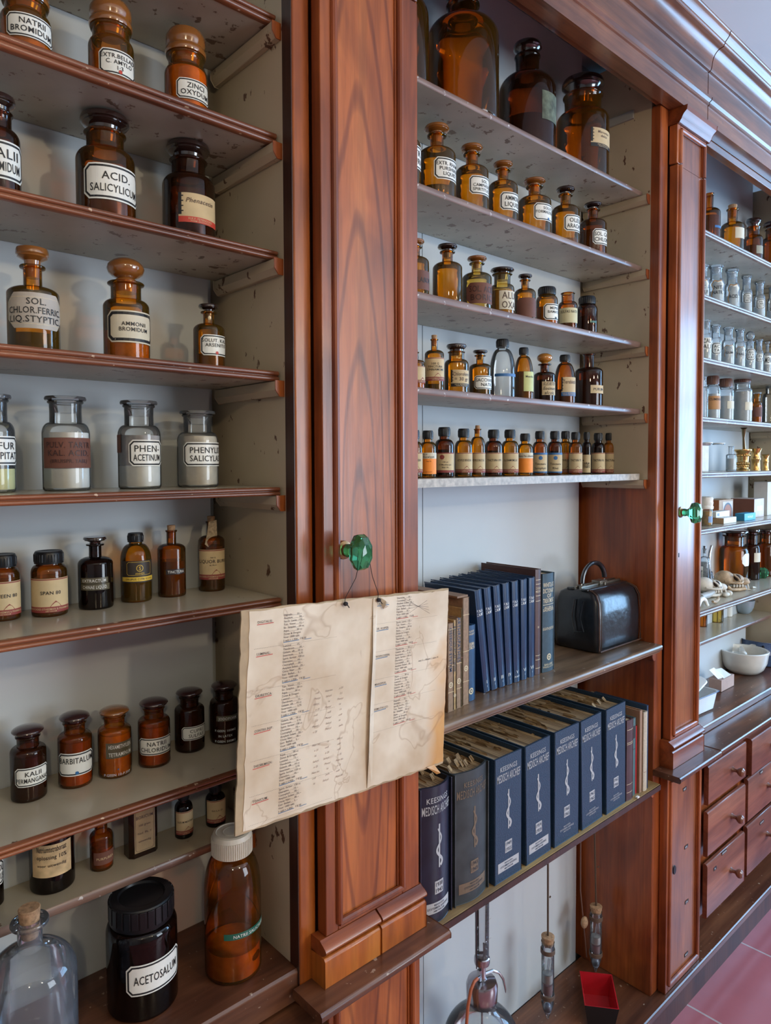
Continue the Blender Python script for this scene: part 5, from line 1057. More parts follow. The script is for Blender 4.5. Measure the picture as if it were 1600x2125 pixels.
def hydrometer(label, px, ytop, ybot, y, tilt=0, rodtop=.7005):
    P = atY(y, px, ytop); B = atY(y, px, ybot); t = thing('hanging_glass_tube', label, 'glass tube', (P.x, y, B.z), 'corked glass tubes hanging below the plywood shelf')
    h = P.z - B.z; r = .0165
    m = MB().use(TH).lathe([(0.002, 0), (.006, .012), (.013, .030), (r, .045), (r, h * .93), (r + .001, h * .935)], 28); m.build('tube', parent=t)
    MB().use(CORK).lathe([(0, h * .90), (r * .86, h * .90), (r * 1.05, h), (r * .9, h + .001), (0, h + .001)], 20).build('cork', parent=t)
    bd = plain('brown_cloth_band', (.10, .06, .04), .7); m = MB().use(bd)
    for z_ in (h * .26, h * .80): m.lathe([(r + .0008, z_), (r + .0024, z_ + .001), (r + .0024, z_ + .011), (r + .0008, z_ + .012)], 28, close=False)
    m.build('band', parent=t)
    m = MB().use(plain('white_porcelain', (.6, .58, .55), .3)).lathe([(0, h * .45), (r * .8, h * .45), (r * .8, h * .55), (0, h * .55)], 20); m.use(plain('pinkish_inner', (.30, .16, .16), .4)).lathe([(0, h * .30), (r * .72, h * .31), (r * .72, h * .42), (0, h * .42)], 20); m.build('inner_piece', parent=t)
    MB().use(TH).tube([(-.003, 0, h * .5), (.003, -.002, h * .72)], .003, 8).build('inner_rod', parent=t)
    MB().use(plain('blue_grey_glass', (.25, .29, .38), .2, coat=1)).ell((0, 0, .028), (.011, .011, .016)).build('bulb', parent=t)
    m = MB().use(plain('brass_rod', (.12, .08, .05), .45, metal=.6)); top = rodtop - B.z - .001
    m.tube([(0, 0, h), (tilt, .002, top)], .0026, 8)
    m.tube([(.004, -.002, h + (top - h) * .3), (.007, -.003, h + (top - h) * .3 + .004)], .002, 6).tube([(.002 + tilt, -.002, h + (top - h) * .8), (.006 + tilt, -.004, h + (top - h) * .8 + .004)], .002, 6)
    m.build('hanging_rod', parent=t)
    return t, P
hydrometer('corked glass tube hanging in the middle, clear with white inner piece and blue-grey bulb', 1137, 1942, 2113, .15)
t, P = hydrometer('corked glass tube hanging nearest the side panel, above the red tray', 1237, 1880, 2016, .16, tilt=-.016)
m = MB().use(plain('thin_rod', (.14, .07, .05), .5)).tube([(-.014, .02, -.12 + .16), (-.034, .03, .24), (-.036, .03, .7005 - t.location.z - .001)], .0018, 6); m.build('second_rod', parent=t)
MB().use(CORK).ell((-.028, .02, .150), (.013, .009, .017)).build('side_knob', parent=t)
TRR = plain('red_lacquer_inside', (.42, .012, .02), .25, coat=.5); TRB = plain('black_lacquer_outside', (.012, .010, .012), .3, coat=.3)
def tray(label, x, y, w, d, h, rz):
    t = thing('red_tray', label, 'tray', (x, y, GB + .0005), 'red and black lacquer trays', rz=rz)
    fl = .010
    def fr(k, z): return [(-w / 2 + k, -d / 2 + k, z), (w / 2 - k, -d / 2 + k, z), (w / 2 - k, d / 2 - k, z), (-w / 2 + k, d / 2 - k, z)]
    o = fr(fl, 0) + fr(0, h); i_ = fr(fl + .002, .004) + fr(.0025, h)
    side_ = [(0, 1, 5, 4), (1, 2, 6, 5), (2, 3, 7, 6), (3, 0, 4, 7)]
    MB().use(TRB).add(o, side_ + [(3, 2, 1, 0)]).build('outer_shell', parent=t, smooth=False)
    m = MB().use(TRR).add(i_, [tuple(reversed(q)) for q in side_] + [(0, 1, 2, 3)]); m.add(fr(0, h) + fr(.0025, h), [(0, 1, 5, 4), (1, 2, 6, 5), (2, 3, 7, 6), (3, 0, 4, 7)]); m.build('lacquered_inside', parent=t, smooth=False)
tray('red lacquered open tray, black outside, under the hanging tube by the side panel', 1.691, .0965, .130, .088, .060, R(38))
tray('red tray edge just showing under the middle hanging tube', 1.44, .055, .085, .12, .030, R(-10))

# ------------------------------------------------------------------ third bay, seen past the second tall cupboard
def foot(c, w, zs, pos):
    th = math.atan((c - CX) / F); co2 = math.cos(th) ** 2
    P = atZ(zs, c, pos[0]) if isinstance(pos, tuple) else atY(pos, c, 1000)
    r = .03; cen = Vector((P.x, P.y, 0))
    for _ in range(4):
        d = math.hypot(P.x, P.y + .9)
        if isinstance(pos, tuple): cen = Vector((P.x, P.y, 0)) + Vector((P.x, P.y + .9, 0)).normalized() * r * .93; d += r * .93
        r = d * math.sin(w * co2 / (2 * F))
    return cen, r
g = 'brown bottles on the top shelf of the third bay'; Z_ = 2.303; Yb = .145
bottle('brown bottle with blue tape, half hidden behind the second tall cupboard', 1464, 398, 48, Z_, Yb, 'open', G_MID, None, [(.6, LIQB)], [(1476, 463, 468, 'tape', [''], {'paper': BLI, 'half': .6})], 'apothecary_bottle', g, seg=28)
bottle('amber bottle with cork and blank ivory label', 1512, 421, 49, Z_, Yb, (.44, .62, .70, .93, .54, 'cork', .40), G_AMB, CORK, None, [(1518, 467, 490, 'plain', [''], {'paper': IVO, 'half': .6})], 'apothecary_bottle', g, seg=28)
bottle('brown bottle with dark disc stopper in front of the side panel', 1555, 451, 41, Z_, Yb, 'discjar', G_MID, STO_D, [(.5, LIQB)], [(1562, 505, 522, 'plain', [''], {'paper': plain('peeling_label', (.35, .33, .25), .7), 'half': .5})], 'apothecary_bottle', g, seg=28)
bottle('brown stoppered bottle cut by the picture edge below the cornice', 1594, 453, 46, Z_, Yb, 'domejar', G_MID, DT, None, [(1598, 510, 535, 'oct', ['KREO'])], 'apothecary_bottle', g, seg=28)
g = 'clear labelled jars on the second shelf of the third bay'; Z_ = 2.110
for c, tp, w, sty, ln, lab in ((1451, 548, 32, 'gilt', ['C', 'SULF'], 'clear jar edge with gilt label beside the second cupboard, below the blue-taped bottle'), (1480, 549, 36, 'gilt', ['NIT', 'NATR.'], 'clear jar with gilt shield label nitr. natr.'), (1513, 557, 33, 'gilt', ['', 'ACID.'], 'clear jar with gilt shield label acid.'),
   (1543, 570, 25, 'oct', ['KAL.', 'ET NAT', 'TARTR'], 'clear jar with black-framed label kali et natrii tartr.'), (1570, 582, 25, 'oct', ['SAL', 'CARL', 'FACT'], 'clear jar with black-framed label sal carol. factit.'), (1597, 588, 24, 'oct', ['', 'VICHY'], 'clear jar with black-framed label vichy at the picture edge')):
    bottle(lab, c, tp, w, Z_, Yb, 'powder', G_BLU, G_BLU, [(.45, PWH)], [(c - w * .25, tp + 32 if sty == 'gilt' else tp + 37, tp + 70 if sty == 'gilt' else tp + 58, sty, ln, {'half': .8})], 'apothecary_jar', g, 'jar', seg=28)
g = 'clear jars on the third shelf of the third bay'; Z_ = 1.921
for c, tp, w, sty, ln, kd, lab in ((1461, 663, 24, 'plain', ['CAL', 'ALI'], 'powder', 'clear jar edge beside the second cupboard, sunlit, label cal.'), (1481, 673, 25, 'oct', ['AC', 'TA'], 'powder', 'clear jar with framed label ac. ta.'), (1507, 678, 27, 'gilt', ['', 'GUM'], 'powder', 'clear jar with ochre shield label gummi'),
   (1531, 681, 24, 'gilt', ['', 'TRAG.'], 'powder', 'clear jar with ochre shield label tragacantha'), (1552, 686, 24, 'oct', ['ALU', 'ET K', 'SULF'], 'balljar', 'clear jar with big round glass stopper, framed label alum'), (1571, 703, 19, 'oct', ['IN', 'SULF'], 'powder', 'small clear jar with framed label beside the round-stoppered one'), (1588, 708, 18, 'plain', ['MEN'], 'narrow', 'small clear bottle of grey crystals with label menthol')):
    bottle(lab, c, tp, w, Z_, Yb, kd, G_BLU, G_BLU, [(.5, PWH if c < 1580 else PCR)], [(c - w * .3, tp + 38 if w > 20 else tp + 30, tp + 62 if w > 20 else tp + 48, sty, ln, {'half': .9, 'paper': WHT})], 'apothecary_jar', g, 'jar', seg=28)
g = 'big clear jars on the fourth shelf of the third bay'; Z_ = 1.741
bottle('clear screw jar edge beside the second cupboard, empty', 1455, 782, 26, Z_, Yb, 'opencap', G_BLU, None, None, [], 'screw_jar', g, 'jar', seg=28)
bottle('clear screw jar with brown cap and orange-brown label', 1477, 780, 32, Z_, Yb, 'capjar', G_BLU, plain('brown_cap', (.14, .06, .04), .4), [(.6, PWH)], [(1467, 822, 850, 'plain', ['CUMINUM', ''], {'paper': plain('orange_brown_label', (.50, .24, .09), .6), 'ls': [.5, 1]})], 'screw_jar', g, 'jar', seg=28)
bottle('clear screw jar with dark cap and small white label', 1503, 786, 36, Z_, Yb, 'capjar', G_BLU, plain('brown_cap', (.14, .06, .04), .4), [(.6, PCR)], [(1507, 832, 848, 'plain', [''], {'paper': IVO, 'half': .6})], 'screw_jar', g, 'jar', seg=28)
bottle('largest clear jar of greyish powder with low wide cap', 1538, 785, 42, Z_, Yb, (.80, .70, .78, .93, .80, 'cap', .84), G_BLU, plain('brown_cap', (.14, .06, .04), .4), [(.7, PCR)], [(1544, 834, 851, 'plain', [''], {'paper': IVO, 'half': .6})], 'screw_jar', g, 'jar', seg=28)
bottle('small jar of rusty red powder between two large clear jars', 1568, 814, 23, Z_, Yb, 'powder', G_AMB, G_BLU, [(.6, PTN)], [(1562, 845, 865, 'brown', [''])], 'apothecary_jar', g, 'jar', seg=28)
bottle('large hazy clear jar cut by the picture edge beside the rusty red one', 1600, 788, 42, Z_, Yb, 'powder', G_CLR, G_CLR, [(.1, PCR)], [], 'apothecary_jar', g, 'jar', seg=28)
# fifth shelf
Z_ = 1.570; BR_ = plain('polished_brass', (.62, .38, .14), .22, metal=1, var=.15, sc=40, bump=.3)
P = atY(.055, 1479, 980)
t = thing('paper_carton', 'white ribbed paper carton with torn dark rim on the brass mortar shelf', 'carton', (P.x - .02, .145, Z_ + .0005))
WCD = plain('white_corrugated_paper', (.62, .62, .58), .8, var=.1, sc=50, bump=.4)
m = MB().use(WCD).box(-.062, .062, -.060, .060, 0, .085); m.build('carton_body', parent=t, bev=.002)
m = MB().use(plain('torn_dark_rim', (.16, .10, .08), .8, var=.5)).box(-.066, .066, -.064, .064, .0852, .092); m.build('torn_rim', parent=t, bev=.002)
bottle('small clear jar standing behind in the white carton', 1468, 919, 22, Z_ + .0925, .140, 'powder', G_BLU, G_BLU, [(.6, PWH)], [], 'apothecary_jar', 'clear jars on the white carton', 'jar', seg=24)
bottle('wide clear jar with white powder on the white carton', 1491, 920, 28, Z_ + .0925, .150, 'powder', G_BLU, G_BLU, [(.6, PWH)], [], 'apothecary_jar', 'clear jars on the white carton', 'jar', seg=24)
bottle('hazy blue clear vial between the white carton and brass mortar', 1517, 926, 22, Z_, .120, (.50, .62, .68, .998, .62, None, 0), G_BLU, None, [(.5, PWH)], [], 'medicine_bottle', None, seg=28)
def turned(name, label, cat, c, top, w, zs, pos, prof_, mat, group=None, H=None, seg=40, sub='body'):
    cen, r = foot(c, w, zs, pos)
    if H is None: H = atY(cen.y, c, top).z - zs
    t = thing(name, label, cat, (cen.x, cen.y, zs + .0004), group)
    MB().use(mat).lathe([(a * r, b * H) for a, b in prof_], seg).build(sub, parent=t, ang=50)
    return t, r, H
t, r_, H_ = turned('brass_mortar', 'ornate brass mortar with flared rim, pestle leaning out', 'mortar', 1541, 933, 38, Z_, .125, [(0, .02), (.72, .02), (.78, 0), (.80, .05), (.66, .10), (.62, .14), (.60, .42), (.64, .46), (.60, .50), (.64, .72), (.78, .86), (.96, .93), (1.0, .97), (.98, 1.0), (.88, 1.0), (.70, .80), (.55, .15), (0, .12)], BR_)
m = MB().use(BR_)
for i in range(18):
    a = 2 * math.pi * i / 18
    m.ell((.63 * r_ * math.cos(a), .63 * r_ * math.sin(a), H_ * .33), (.004, .004, .006), n=8, m=6).ell((.72 * r_ * math.cos(a + .2), .72 * r_ * math.sin(a + .2), H_ * .72), (.004, .004, .004), n=8, m=6).ell((.60 * r_ * math.cos(a + .2), .60 * r_ * math.sin(a + .2), H_ * .20), (.003, .003, .004), n=8, m=6)
m.build('relief_ornament', parent=t)
tp_ = thing('pestle', 'brass pestle with flared end sticking out of the ornate mortar', 'pestle', (t.location.x, t.location.y, Z_ + .02))
MB().use(plain('dull_bronze', (.30, .22, .12), .3, metal=.9)).tube([(.015, 0, .010), (.010, 0, .06), (-.010, -.005, .10), (-.028, -.012, .128), (-.033, -.014, .136)], [.010, .006, .0045, .009, .0125], 14).build('shaft', parent=tp_)
turned('brass_mortar', 'plain brass mortar with wide flared lip beside the ornate one', 'mortar', 1567, 931, 28, Z_, .120, [(0, .02), (.74, .02), (.78, 0), (.78, .04), (.72, .08), (.70, .46), (.80, .50), (.80, .56), (.70, .60), (.70, .80), (.90, .94), (1.0, 1.0), (.90, 1.0), (.6, .7), (.5, .1), (0, .08)], BR_)
turned('brass_mortar', 'smallest brass mortar near the picture edge', 'mortar', 1588, 943, 19, Z_, .120, [(0, .02), (.74, .02), (.80, 0), (.78, .06), (.70, .10), (.66, .5), (.76, .56), (.66, .62), (.7, .85), (1.0, .98), (.9, 1.0), (.6, .7), (.5, .1), (0, .08)], BR_)
# sixth shelf: boxes
Z_ = 1.395
def carton(label, px0, px1, ptop, pbot, y0, depth, mats, zs=Z_, cat='box', group='medicine boxes on the sixth shelf of the third bay', extra=None, name='medicine_box', rz=0):
    A = atY(y0, px0, pbot); B = atY(y0, px1, pbot); h = atY(y0, (px0 + px1) / 2, ptop).z - zs; w = B.x - A.x
    t = thing(name, label, cat, ((A.x + B.x) / 2, y0 + depth / 2, zs + .0004), group, rz=rz)
    m = MB().use(mats[0]).box(-w / 2, w / 2, -depth / 2, depth / 2, 0, h); m.build('carton_body', parent=t, bev=.0008)
    if len(mats) > 1: MB().use(mats[1]).box(-w / 2 - .0004, -w / 2 + .0001, -depth / 2 + .0005, depth / 2 - .0005, .0005, h - .0005).build('end_flap', parent=t)
    if extra: extra(t, w, h, depth)
    return t, w, h
WBX = plain('white_box_card', (.70, .70, .67), .6, var=.05); OBX = plain('rust_orange_card', (.38, .12, .04), .6); BBX = plain('light_blue_card', (.04, .32, .50), .5); PBX = plain('pale_pink_card', (.58, .50, .47), .6); BRX = plain('brown_card', (.20, .075, .05), .6); KBX = plain('tan_card', (.42, .27, .15), .6)
def ex1(t, w, h, d):
    m = MB().use(PBX).quadxz(-w * .25, w * .45, h * .1, h * .9, -d / 2 - .0006).use(OBX)
    m.lathe([(0, 0), (w * .28, 0)], 24, (w * .1, -d / 2 - .0009, h * .28), Matrix.Rotation(R(90), 4, 'X')).use(INK).lathe([(w * .28, 0), (w * .33, 0)], 24, (w * .1, -d / 2 - .0011, h * .28), Matrix.Rotation(R(90), 4, 'X')); m.build('printed_front', parent=t, smooth=False)
carton('rust-orange medicine box with round printed emblem', 1492, 1521, 1037, 1071, .150, .060, [KBX, OBX], extra=ex1)
c1, w1, h1 = carton('flat tan-ended white box, lowest in front of the rust-orange one', 1502, 1528, 1074, 1090, .075, .070, [WBX, KBX])
carton('small white box resting on the flat tan-ended box', 1486, 1514, 1061, 1074, .098, .030, [WBX], zs=Z_ + h1 + .0005, extra=lambda t, w, h, d: MB().use(BLI).text('AB', -w * .35, h * .5, h * .5, -d / 2 - .0005).build('printing', parent=t, smooth=False))
carton('tall pale box with brown end panel', 1565, 1585, 1035, 1074, .110, .085, [PBX, BRX], extra=lambda t, w, h, d: MB().use(WHT).quadxz(-w * .25, w * .3, h * .35, h * .6, -d / 2 - .0005).build('paper_label', parent=t, smooth=False))
carton('small light blue box in front of the tall pale box', 1545, 1568, 1065, 1078, .075, .032, [BBX, plain('mid_blue_card', (.02, .20, .36), .5)], extra=lambda t, w, h, d: MB().use(WHT).text('PASTILLES', 0, h * .5, h * .28, -d / 2 - .0005, w * .8).build('printing', parent=t, smooth=False))
carton('tall tan card leaning at the back beside the side panel', 1577, 1592, 1019, 1072, .150, .006, [KBX], name='card')
t_, w_, h_ = carton('stack of white papers standing at the picture edge', 1592, 1612, 1000, 1070, .120, .05, [WBX], name='paper_stack', cat='papers')
t, r_, H_ = bottle('jar of tan powder with crumpled white paper lid and blue label', 1464, 1031, 26, Z_, .090, (.92, .55, .6, .62, .92, None, 0), G_CLR, None, [(.50, PTN)], [(1468, 1072, 1085, 'plain', [''], {'paper': plain('pale_blue_label', (.22, .32, .5), .6), 'half': .5})], 'paper_topped_jar', None, 'jar', seg=28)
m = MB().use(WHT); rr = random.Random(3); v = []; ks = [(.58, 1.08), (.66, 1.14), (.70, 1.0), (.80, 1.12), (.86, 1.04), (.94, 1.10), (.985, .95), (1.0, .5), (1.0, .01)]; n = 26
for zf, rf in ks:
    for i in range(n): a = 2 * math.pi * i / n; q = r_ * rf * (1 + rr.uniform(-.05, .05)); v.append((q * math.cos(a), q * math.sin(a), H_ * zf + rr.uniform(-.001, .001)))
m.add(v, [(k * n + i, k * n + (i + 1) % n, (k + 1) * n + (i + 1) % n, (k + 1) * n + i) for k in range(len(ks) - 1) for i in range(n)]); m.build('crumpled_paper', parent=t)
# seventh shelf: jars, skulls, instruments
Z_ = 1.140
g = 'brown stock jars behind the skulls in the third bay'
bottle('large wide-mouth brown jar with white octagonal label behind the skulls', 1522, 1100, 62, Z_, (1212,), 'bigjar', G_MID, STO_D, [(.08, POR)], [(1539, 1150, 1176, 'plain', [''], {'paper': WHT, 'ch': .25, 'half': .5})], 'stock_jar', g, 'jar')
bottle('dark brown jar with small square label beside the largest one', 1559, 1098, 36, Z_, (1204,), 'bigjar', G_DRK, STO_D, [(.3, LIQ)], [(1564, 1148, 1167, 'plain', [''], {'paper': IVO, 'half': .7})], 'stock_jar', g, 'jar')
bottle('brown jar at the shelf corner behind the green glass stopper', 1588, 1098, 40, Z_, (1196,), 'bigjar', G_MID, STO_D, None, [], 'stock_jar', g, 'jar')
bottle('clear bottle with printed label beside the second tall cupboard, skull in front', 1461, 1133, 21, Z_, (1219,), 'corked', G_BLU, STO_D, [(.6, plain('speckled_contents', (.12, .10, .08), .8, var=.8, sc=200))], [(1452, 1175, 1212, 'plain', ['MOS'], {'paper': WHT, 'half': .4})], 'medicine_bottle', None, seg=28)
P = atZ(Z_, 1594, 1201); t = thing('glass_stopper', 'bright green faceted glass knob standing on the skull shelf', 'glass knob', (P.x, P.y + .02, Z_ + .0005))
MB().use(KG).lathe([(0, 0), (.012, 0), (.020, .012), (.023, .024), (.018, .036), (.008, .042), (0, .042)], 8).build('facets', parent=t, smooth=False)
BON = plain('aged_bone', (.42, .29, .17), .6, var=.35, sc=60, bump=.4); BONL = plain('pale_bone', (.62, .56, .47), .55, var=.15, sc=40, bump=.2); HOL = plain('dark_hollow', (.04, .022, .014), .9)
def skull(label, px, py, rz, s, mat, group='small animal skulls'):
    P = atZ(Z_, px, py); t = thing('animal_skull', label, 'skull', (P.x, P.y, Z_ + .0008), group, rz=rz)
    m = MB().use(mat).ell((-.020 * s, 0, .034 * s), (.026 * s, .021 * s, .020 * s)).ell((.010 * s, 0, .030 * s), (.024 * s, .017 * s, .015 * s)).ell((.032 * s, 0, .024 * s), (.020 * s, .011 * s, .011 * s))
    for d in (-1, 1): m.tube([(-.028 * s, d * .019 * s, .028 * s), (-.008 * s, d * .029 * s, .025 * s), (.012 * s, d * .027 * s, .024 * s), (.024 * s, d * .014 * s, .026 * s)], .0030 * s, 8).tube([(-.004 * s, d * .018 * s, .046 * s), (.006 * s, d * .024 * s, .036 * s), (.010 * s, d * .026 * s, .025 * s)], .0024 * s, 8)
    m.build('cranium', parent=t)
    for d in (-1, 1): MB().use(HOL).ell((.008 * s, d * .0135 * s, .036 * s), (.0095 * s, .0065 * s, .0090 * s)).build('eye_socket', parent=t)
    MB().use(HOL).ell((.049 * s, 0, .027 * s), (.0045 * s, .006 * s, .005 * s)).build('nose_opening', parent=t)
    m = MB().use(BONL)
    for d in (-1, 1):
        m.tube([(.040 * s, d * .008 * s, .018 * s), (.043 * s, d * .009 * s, .008 * s), (.041 * s, d * .009 * s, .001 * s)], [.0028 * s, .0022 * s, .0004 * s], 8)
        for i in range(4): m.ell(((.026 - .008 * i) * s, d * .010 * s, .014 * s), (.0032 * s, .0022 * s, .0045 * s), n=8, m=6)
    m.build('tooth_row', parent=t)
    m = MB().use(mat)
    for d in (-1, 1): m.tube([(-.022 * s, d * .020 * s, .016 * s), (-.010 * s, d * .018 * s, .006 * s), (.015 * s, d * .012 * s, .0045 * s), (.036 * s, d * .004 * s, .006 * s)], .0042 * s, 8, 1.0)
    m.build('jaw', parent=t)
skull('pale small skull with round eye hollow beside the second cupboard', 1474, 1238, R(-30), 1.25, BONL)
skull('brown predator skull with fang in front of the largest brown jar', 1517, 1226, R(-38), 1.35, BON)
P = atZ(Z_, 1487, 1252); t = thing('jaw_bone', 'small tan jaw bone lying at the shelf edge under the pale skull', 'bone', (P.x, P.y, Z_ + .0008), rz=R(20))
MB().use(BON).tube([(-.035, .010, .010), (-.015, .004, .006), (.015, 0, .0055), (.034, -.004, .009), (.042, -.004, .016)], [.0042, .006, .0055, .005, .002], 10).build('body', parent=t)
P = atZ(Z_, 1510, 1238); t = thing('vertebra_bone', 'rounded knuckle bone beside the brown predator skull', 'bone', (P.x, P.y, Z_ + .0008))
MB().use(BONL).ell((-.012, 0, .008), (.018, .010, .008)).ell((.010, 0, .010), (.010, .012, .010)).build('body', parent=t)
P = atZ(Z_, 1546, 1226); t = thing('horn_tip', 'pointed dark horn tip lying by the predator skull', 'horn', (P.x, P.y, Z_ + .0008))
MB().use(BON).tube([(-.030, .012, .0065), (-.005, .004, .005), (.030, -.010, .002)], [.0062, .0048, .0006], 10).build('horn', parent=t)
P = atZ(Z_, 1563, 1221); t = thing('small_tooth', 'small pale tooth alone on the shelf near its edge', 'tooth', (P.x, P.y, Z_ + .0008))
MB().use(BONL).tube([(-.010, 0, .004), (.004, -.003, .003), (.016, -.005, .0012)], [.004, .0028, .0006], 8).build('tooth', parent=t)
P = atZ(Z_, 1462, 1243); t = thing('bone_shaft', 'pale straight bone shaft laid across in front of the pale skull', 'bone', (P.x, P.y - .005, Z_ + .0008), rz=R(4))
MB().use(plain('grey_bone', (.40, .37, .33), .5)).tube([(-.05, 0, .012), (.02, 0, .012), (.068, .002, .015)], [.011, .0115, .013], 14).build('body', parent=t)
P = atZ(Z_, 1458, 1262); t = thing('porcelain_tube', 'white curved porcelain spout standing on the skull shelf edge', 'spout', (P.x, P.y, Z_ + .0008))
MB().use(WHT).tube([(-.035, 0, .010), (-.020, 0, .026), (.000, 0, .030), (.018, 0, .022), (.028, -.002, .006), (.034, -.004, .004)], [.0075, .0075, .007, .0065, .0055, .003], 12).build('body', parent=t)
P = atZ(Z_, 1484, 1218); t = thing('metal_instrument', 'upright bent metal instrument standing behind the skulls', 'instrument', (P.x, P.y + .02, Z_ + .0008))
MB().use(CHR).tube([(0, 0, 0), (-.004, 0, .04), (-.010, 0, .085), (-.004, 0, .125), (.010, 0, .150)], [.010, .008, .006, .0055, .005], 12).tube([(-.004, 0, .045), (.012, 0, .05), (.020, 0, .03), (.032, 0, .028)], .005, 10).build('body', parent=t)
# set-back shelf
Z_ = .9853
g = 'vessels on the set-back shelf of the third bay'
bottle('brown glass jar foot showing beside the second cupboard, below the skulls', 1457, 1240, 22, Z_, (1301,), 'powder', G_MID, None, None, [], 'apothecary_jar', g, 'jar', H=.10)
bottle('yellow-amber jar foot showing under the skull shelf', 1486, 1240, 31, Z_, (1292,), 'powder', G_YEL, None, None, [], 'apothecary_jar', g, 'jar', H=.10)
bottle('white porcelain pot between the yellow-amber jar and the grey bowl', 1511, 1245, 18, Z_, (1280,), (.9, .8, .85, .99, .95, None, 0), WHT, None, None, [], 'porcelain_pot', g, 'pot', H=.075)
BOWL = [(0, .03), (.45, .03), (.48, 0), (.54, .02), (.74, .22), (.90, .50), (.97, .80), (1.0, .97), (1.0, 1.0), (.95, .99), (.90, .80), (.80, .50), (.6, .22), (0, .12)]
turned('grey_bowl', 'shiny grey-blue bowl on the set-back shelf', 'bowl', 1544, 1250, 46, Z_, (1276,), BOWL, plain('grey_blue_glaze', (.28, .36, .42), .2, coat=.6), H=.055)
bottle('hazy clear jar at the end of the set-back shelf beside the grey bowl', 1573, 1220, 14, Z_, (1264,), 'powder', G_CLR, None, None, [], 'apothecary_jar', g, 'jar', H=.09)
# counter of the third bay
Z_ = .7755; POC = plain('white_stoneware', (.66, .64, .58), .25, coat=.5, var=.05)
t, r_, H_ = turned('mortar_bowl', 'big white stoneware mortar bowl with pouring lip on the third bay counter', 'mortar', 1543, 1346, 106, Z_, (1405,), [(0, .03), (.52, .03), (.55, 0), (.62, .01), (.80, .18), (.93, .48), (.975, .80), (1.0, .90), (1.01, .97), (.98, 1.0), (.90, .99), (.86, .90), (.80, .55), (.60, .22), (0, .14)], POC, H=.088, seg=56)
m = MB().use(POC)
m.add([(r_ * .88, -.022, H_ * .97), (r_ * .88, .022, H_ * .97), (r_ * 1.10, .007, H_ * 1.02), (r_ * 1.10, -.007, H_ * 1.02), (r_ * .94, 0, H_ * .66), (r_ * 1.08, 0, H_ * .93)], [(0, 4, 5, 3), (1, 2, 5, 4), (3, 5, 2), (0, 3, 5), (1, 5, 2)]); m.build('pouring_lip', parent=t)
for i, (dx, dy, rz_, lab) in enumerate(((-.018, -.01, 70, 'small white pestle head resting inside the mortar bowl, grinding end up'), (.010, .010, 25, 'second small white pestle lying inside the mortar bowl'))):
    q = thing('pestle', lab, 'pestle', (t.location.x + dx, t.location.y + dy, Z_ + .055 + .012 * i), 'pestles in the mortar bowl', rz=R(rz_))
    MB().use(POC).tube([(-.030, 0, 0), (-.022, 0, .002), (-.008, 0, .005), (.03, 0, .012), (.045, 0, .014)], [.012, .0165, .013, .008, .006], 16).build('shaft', parent=q)
ENB = plain('speckled_blue_enamel', (.06, .10, .20), .3, var=.35, sc=350, coat=.4)
t, r_, H_ = turned('enamel_drum', 'round speckled blue enamel steriliser drum with open dark rim', 'drum', 1583, 1303, 106, Z_, (1383,), [(0, .01), (.96, .01), (.98, .03), (.98, .46), (1.0, .48), (1.0, .50), (.98, .52), (.98, .96), (1.01, .98), (1.0, 1.0), (.96, .99), (.95, .80), (0, .78)], ENB, H=.098, seg=56)
m = MB().use(plain('blackened_iron', (.02, .02, .022), .4, metal=.7)); a = math.atan2(-.9 - t.location.y, -t.location.x) ; cx_, sx_ = math.cos(a), math.sin(a)
for z_ in (.30, .44, .58, .80): m.ell((cx_ * r_ * 1.0, sx_ * r_ * 1.0, H_ * z_), (.006, .006, .008), n=8, m=6)
m.build('clasp', parent=t)
WEN = plain('white_enamel', (.68, .70, .70), .18, coat=.6, var=.03)
A = atZ(Z_, 1463, 1487); t = thing('enamel_tray', 'white enamel rectangular dish with dark blue rim and raised lid, beside the second cupboard', 'dish', (A.x + .036, A.y + .085, Z_ + .0004), rz=R(-4))
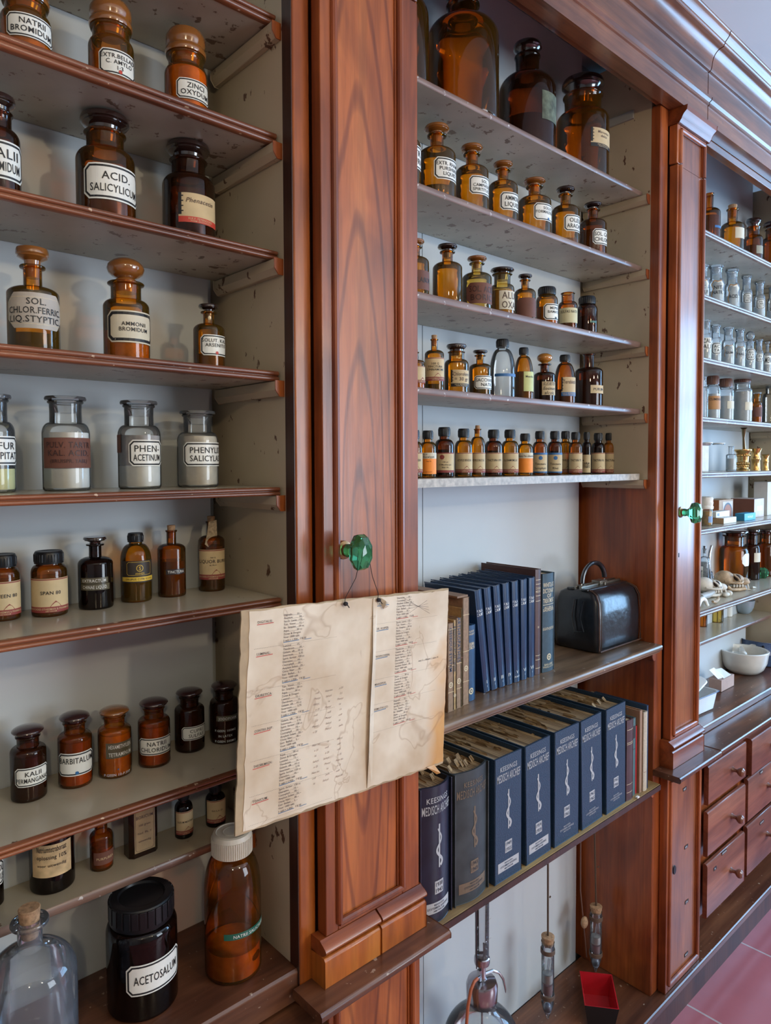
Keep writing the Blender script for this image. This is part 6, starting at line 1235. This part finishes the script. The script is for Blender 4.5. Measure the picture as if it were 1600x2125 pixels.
def bx(w, d, z, r=.02, n=6):
    o = []
    for sx, sy, a0 in ((1, 1, 0), (-1, 1, 90), (-1, -1, 180), (1, -1, 270)):
        for i in range(n + 1): a = R(a0 + 90 * i / n); o.append((sx * (w - r) + r * math.cos(a), sy * (d - r) + r * math.sin(a), z))
    return o
def loft(m, rings, cap0=True, cap1=False):
    n = len(rings[0]); v = [p for q in rings for p in q]
    f = [(k * n + i, k * n + (i + 1) % n, (k + 1) * n + (i + 1) % n, (k + 1) * n + i) for k in range(len(rings) - 1) for i in range(n)]
    if cap0: f.append(tuple(range(n))[::-1])
    if cap1: f.append(tuple((len(rings) - 1) * n + i for i in range(n)))
    return m.add(v, f)
loft(MB().use(WEN), [bx(.060, .068, 0), bx(.066, .074, .006), bx(.074, .082, .060), bx(.078, .086, .062), bx(.078, .086, .0635), bx(.072, .080, .062), bx(.064, .072, .010)], True, True).build('dish', parent=t)
loft(MB().use(BLI), [bx(.078, .086, .0625), bx(.0795, .0875, .0632), bx(.078, .086, .0642)], False).build('blue_rim', parent=t)
m = MB().use(WEN); lid = [bx(.062, .070, 0), bx(.060, .068, .004), bx(.050, .058, .007)]
loft(m, lid, True, True); m.xf(Matrix.Translation((-.010, .010, .086)) @ Matrix.Rotation(R(-20), 4, 'Y') @ Matrix.Rotation(R(10), 4, 'X')); m.build('raised_lid', parent=t)
pc = atZ(Z_, 1452, 1425); MB().use(BLI).tube([(-.02, .085, .062), (.01, .088, .088), (.035, .086, .086), (.050, .083, .066)], .0028, 8).build('wire_handle', parent=t)
t, w_, h_ = carton('pale pink open carton holding small papers, between enamel dish and mortar bowl', 1497, 1523, 1406, 1437, .142, .045, [plain('pinkish_card', (.46, .32, .27), .7)], zs=Z_, group=None, name='paper_carton', cat='carton')
MB().use(WHT).add([(-.03, -.020, h_ + .001), (.030, -.022, h_ + .003), (.026, .012, h_ + .022), (-.032, .016, h_ + .026)], [(0, 1, 2, 3)]).add([(-.055, -.01, h_ + .002), (-.02, -.018, h_ + .003), (-.024, .018, h_ + .032), (-.060, .020, h_ + .030)], [(0, 1, 2, 3)]).build('loose_leaflet', parent=t, smooth=False)
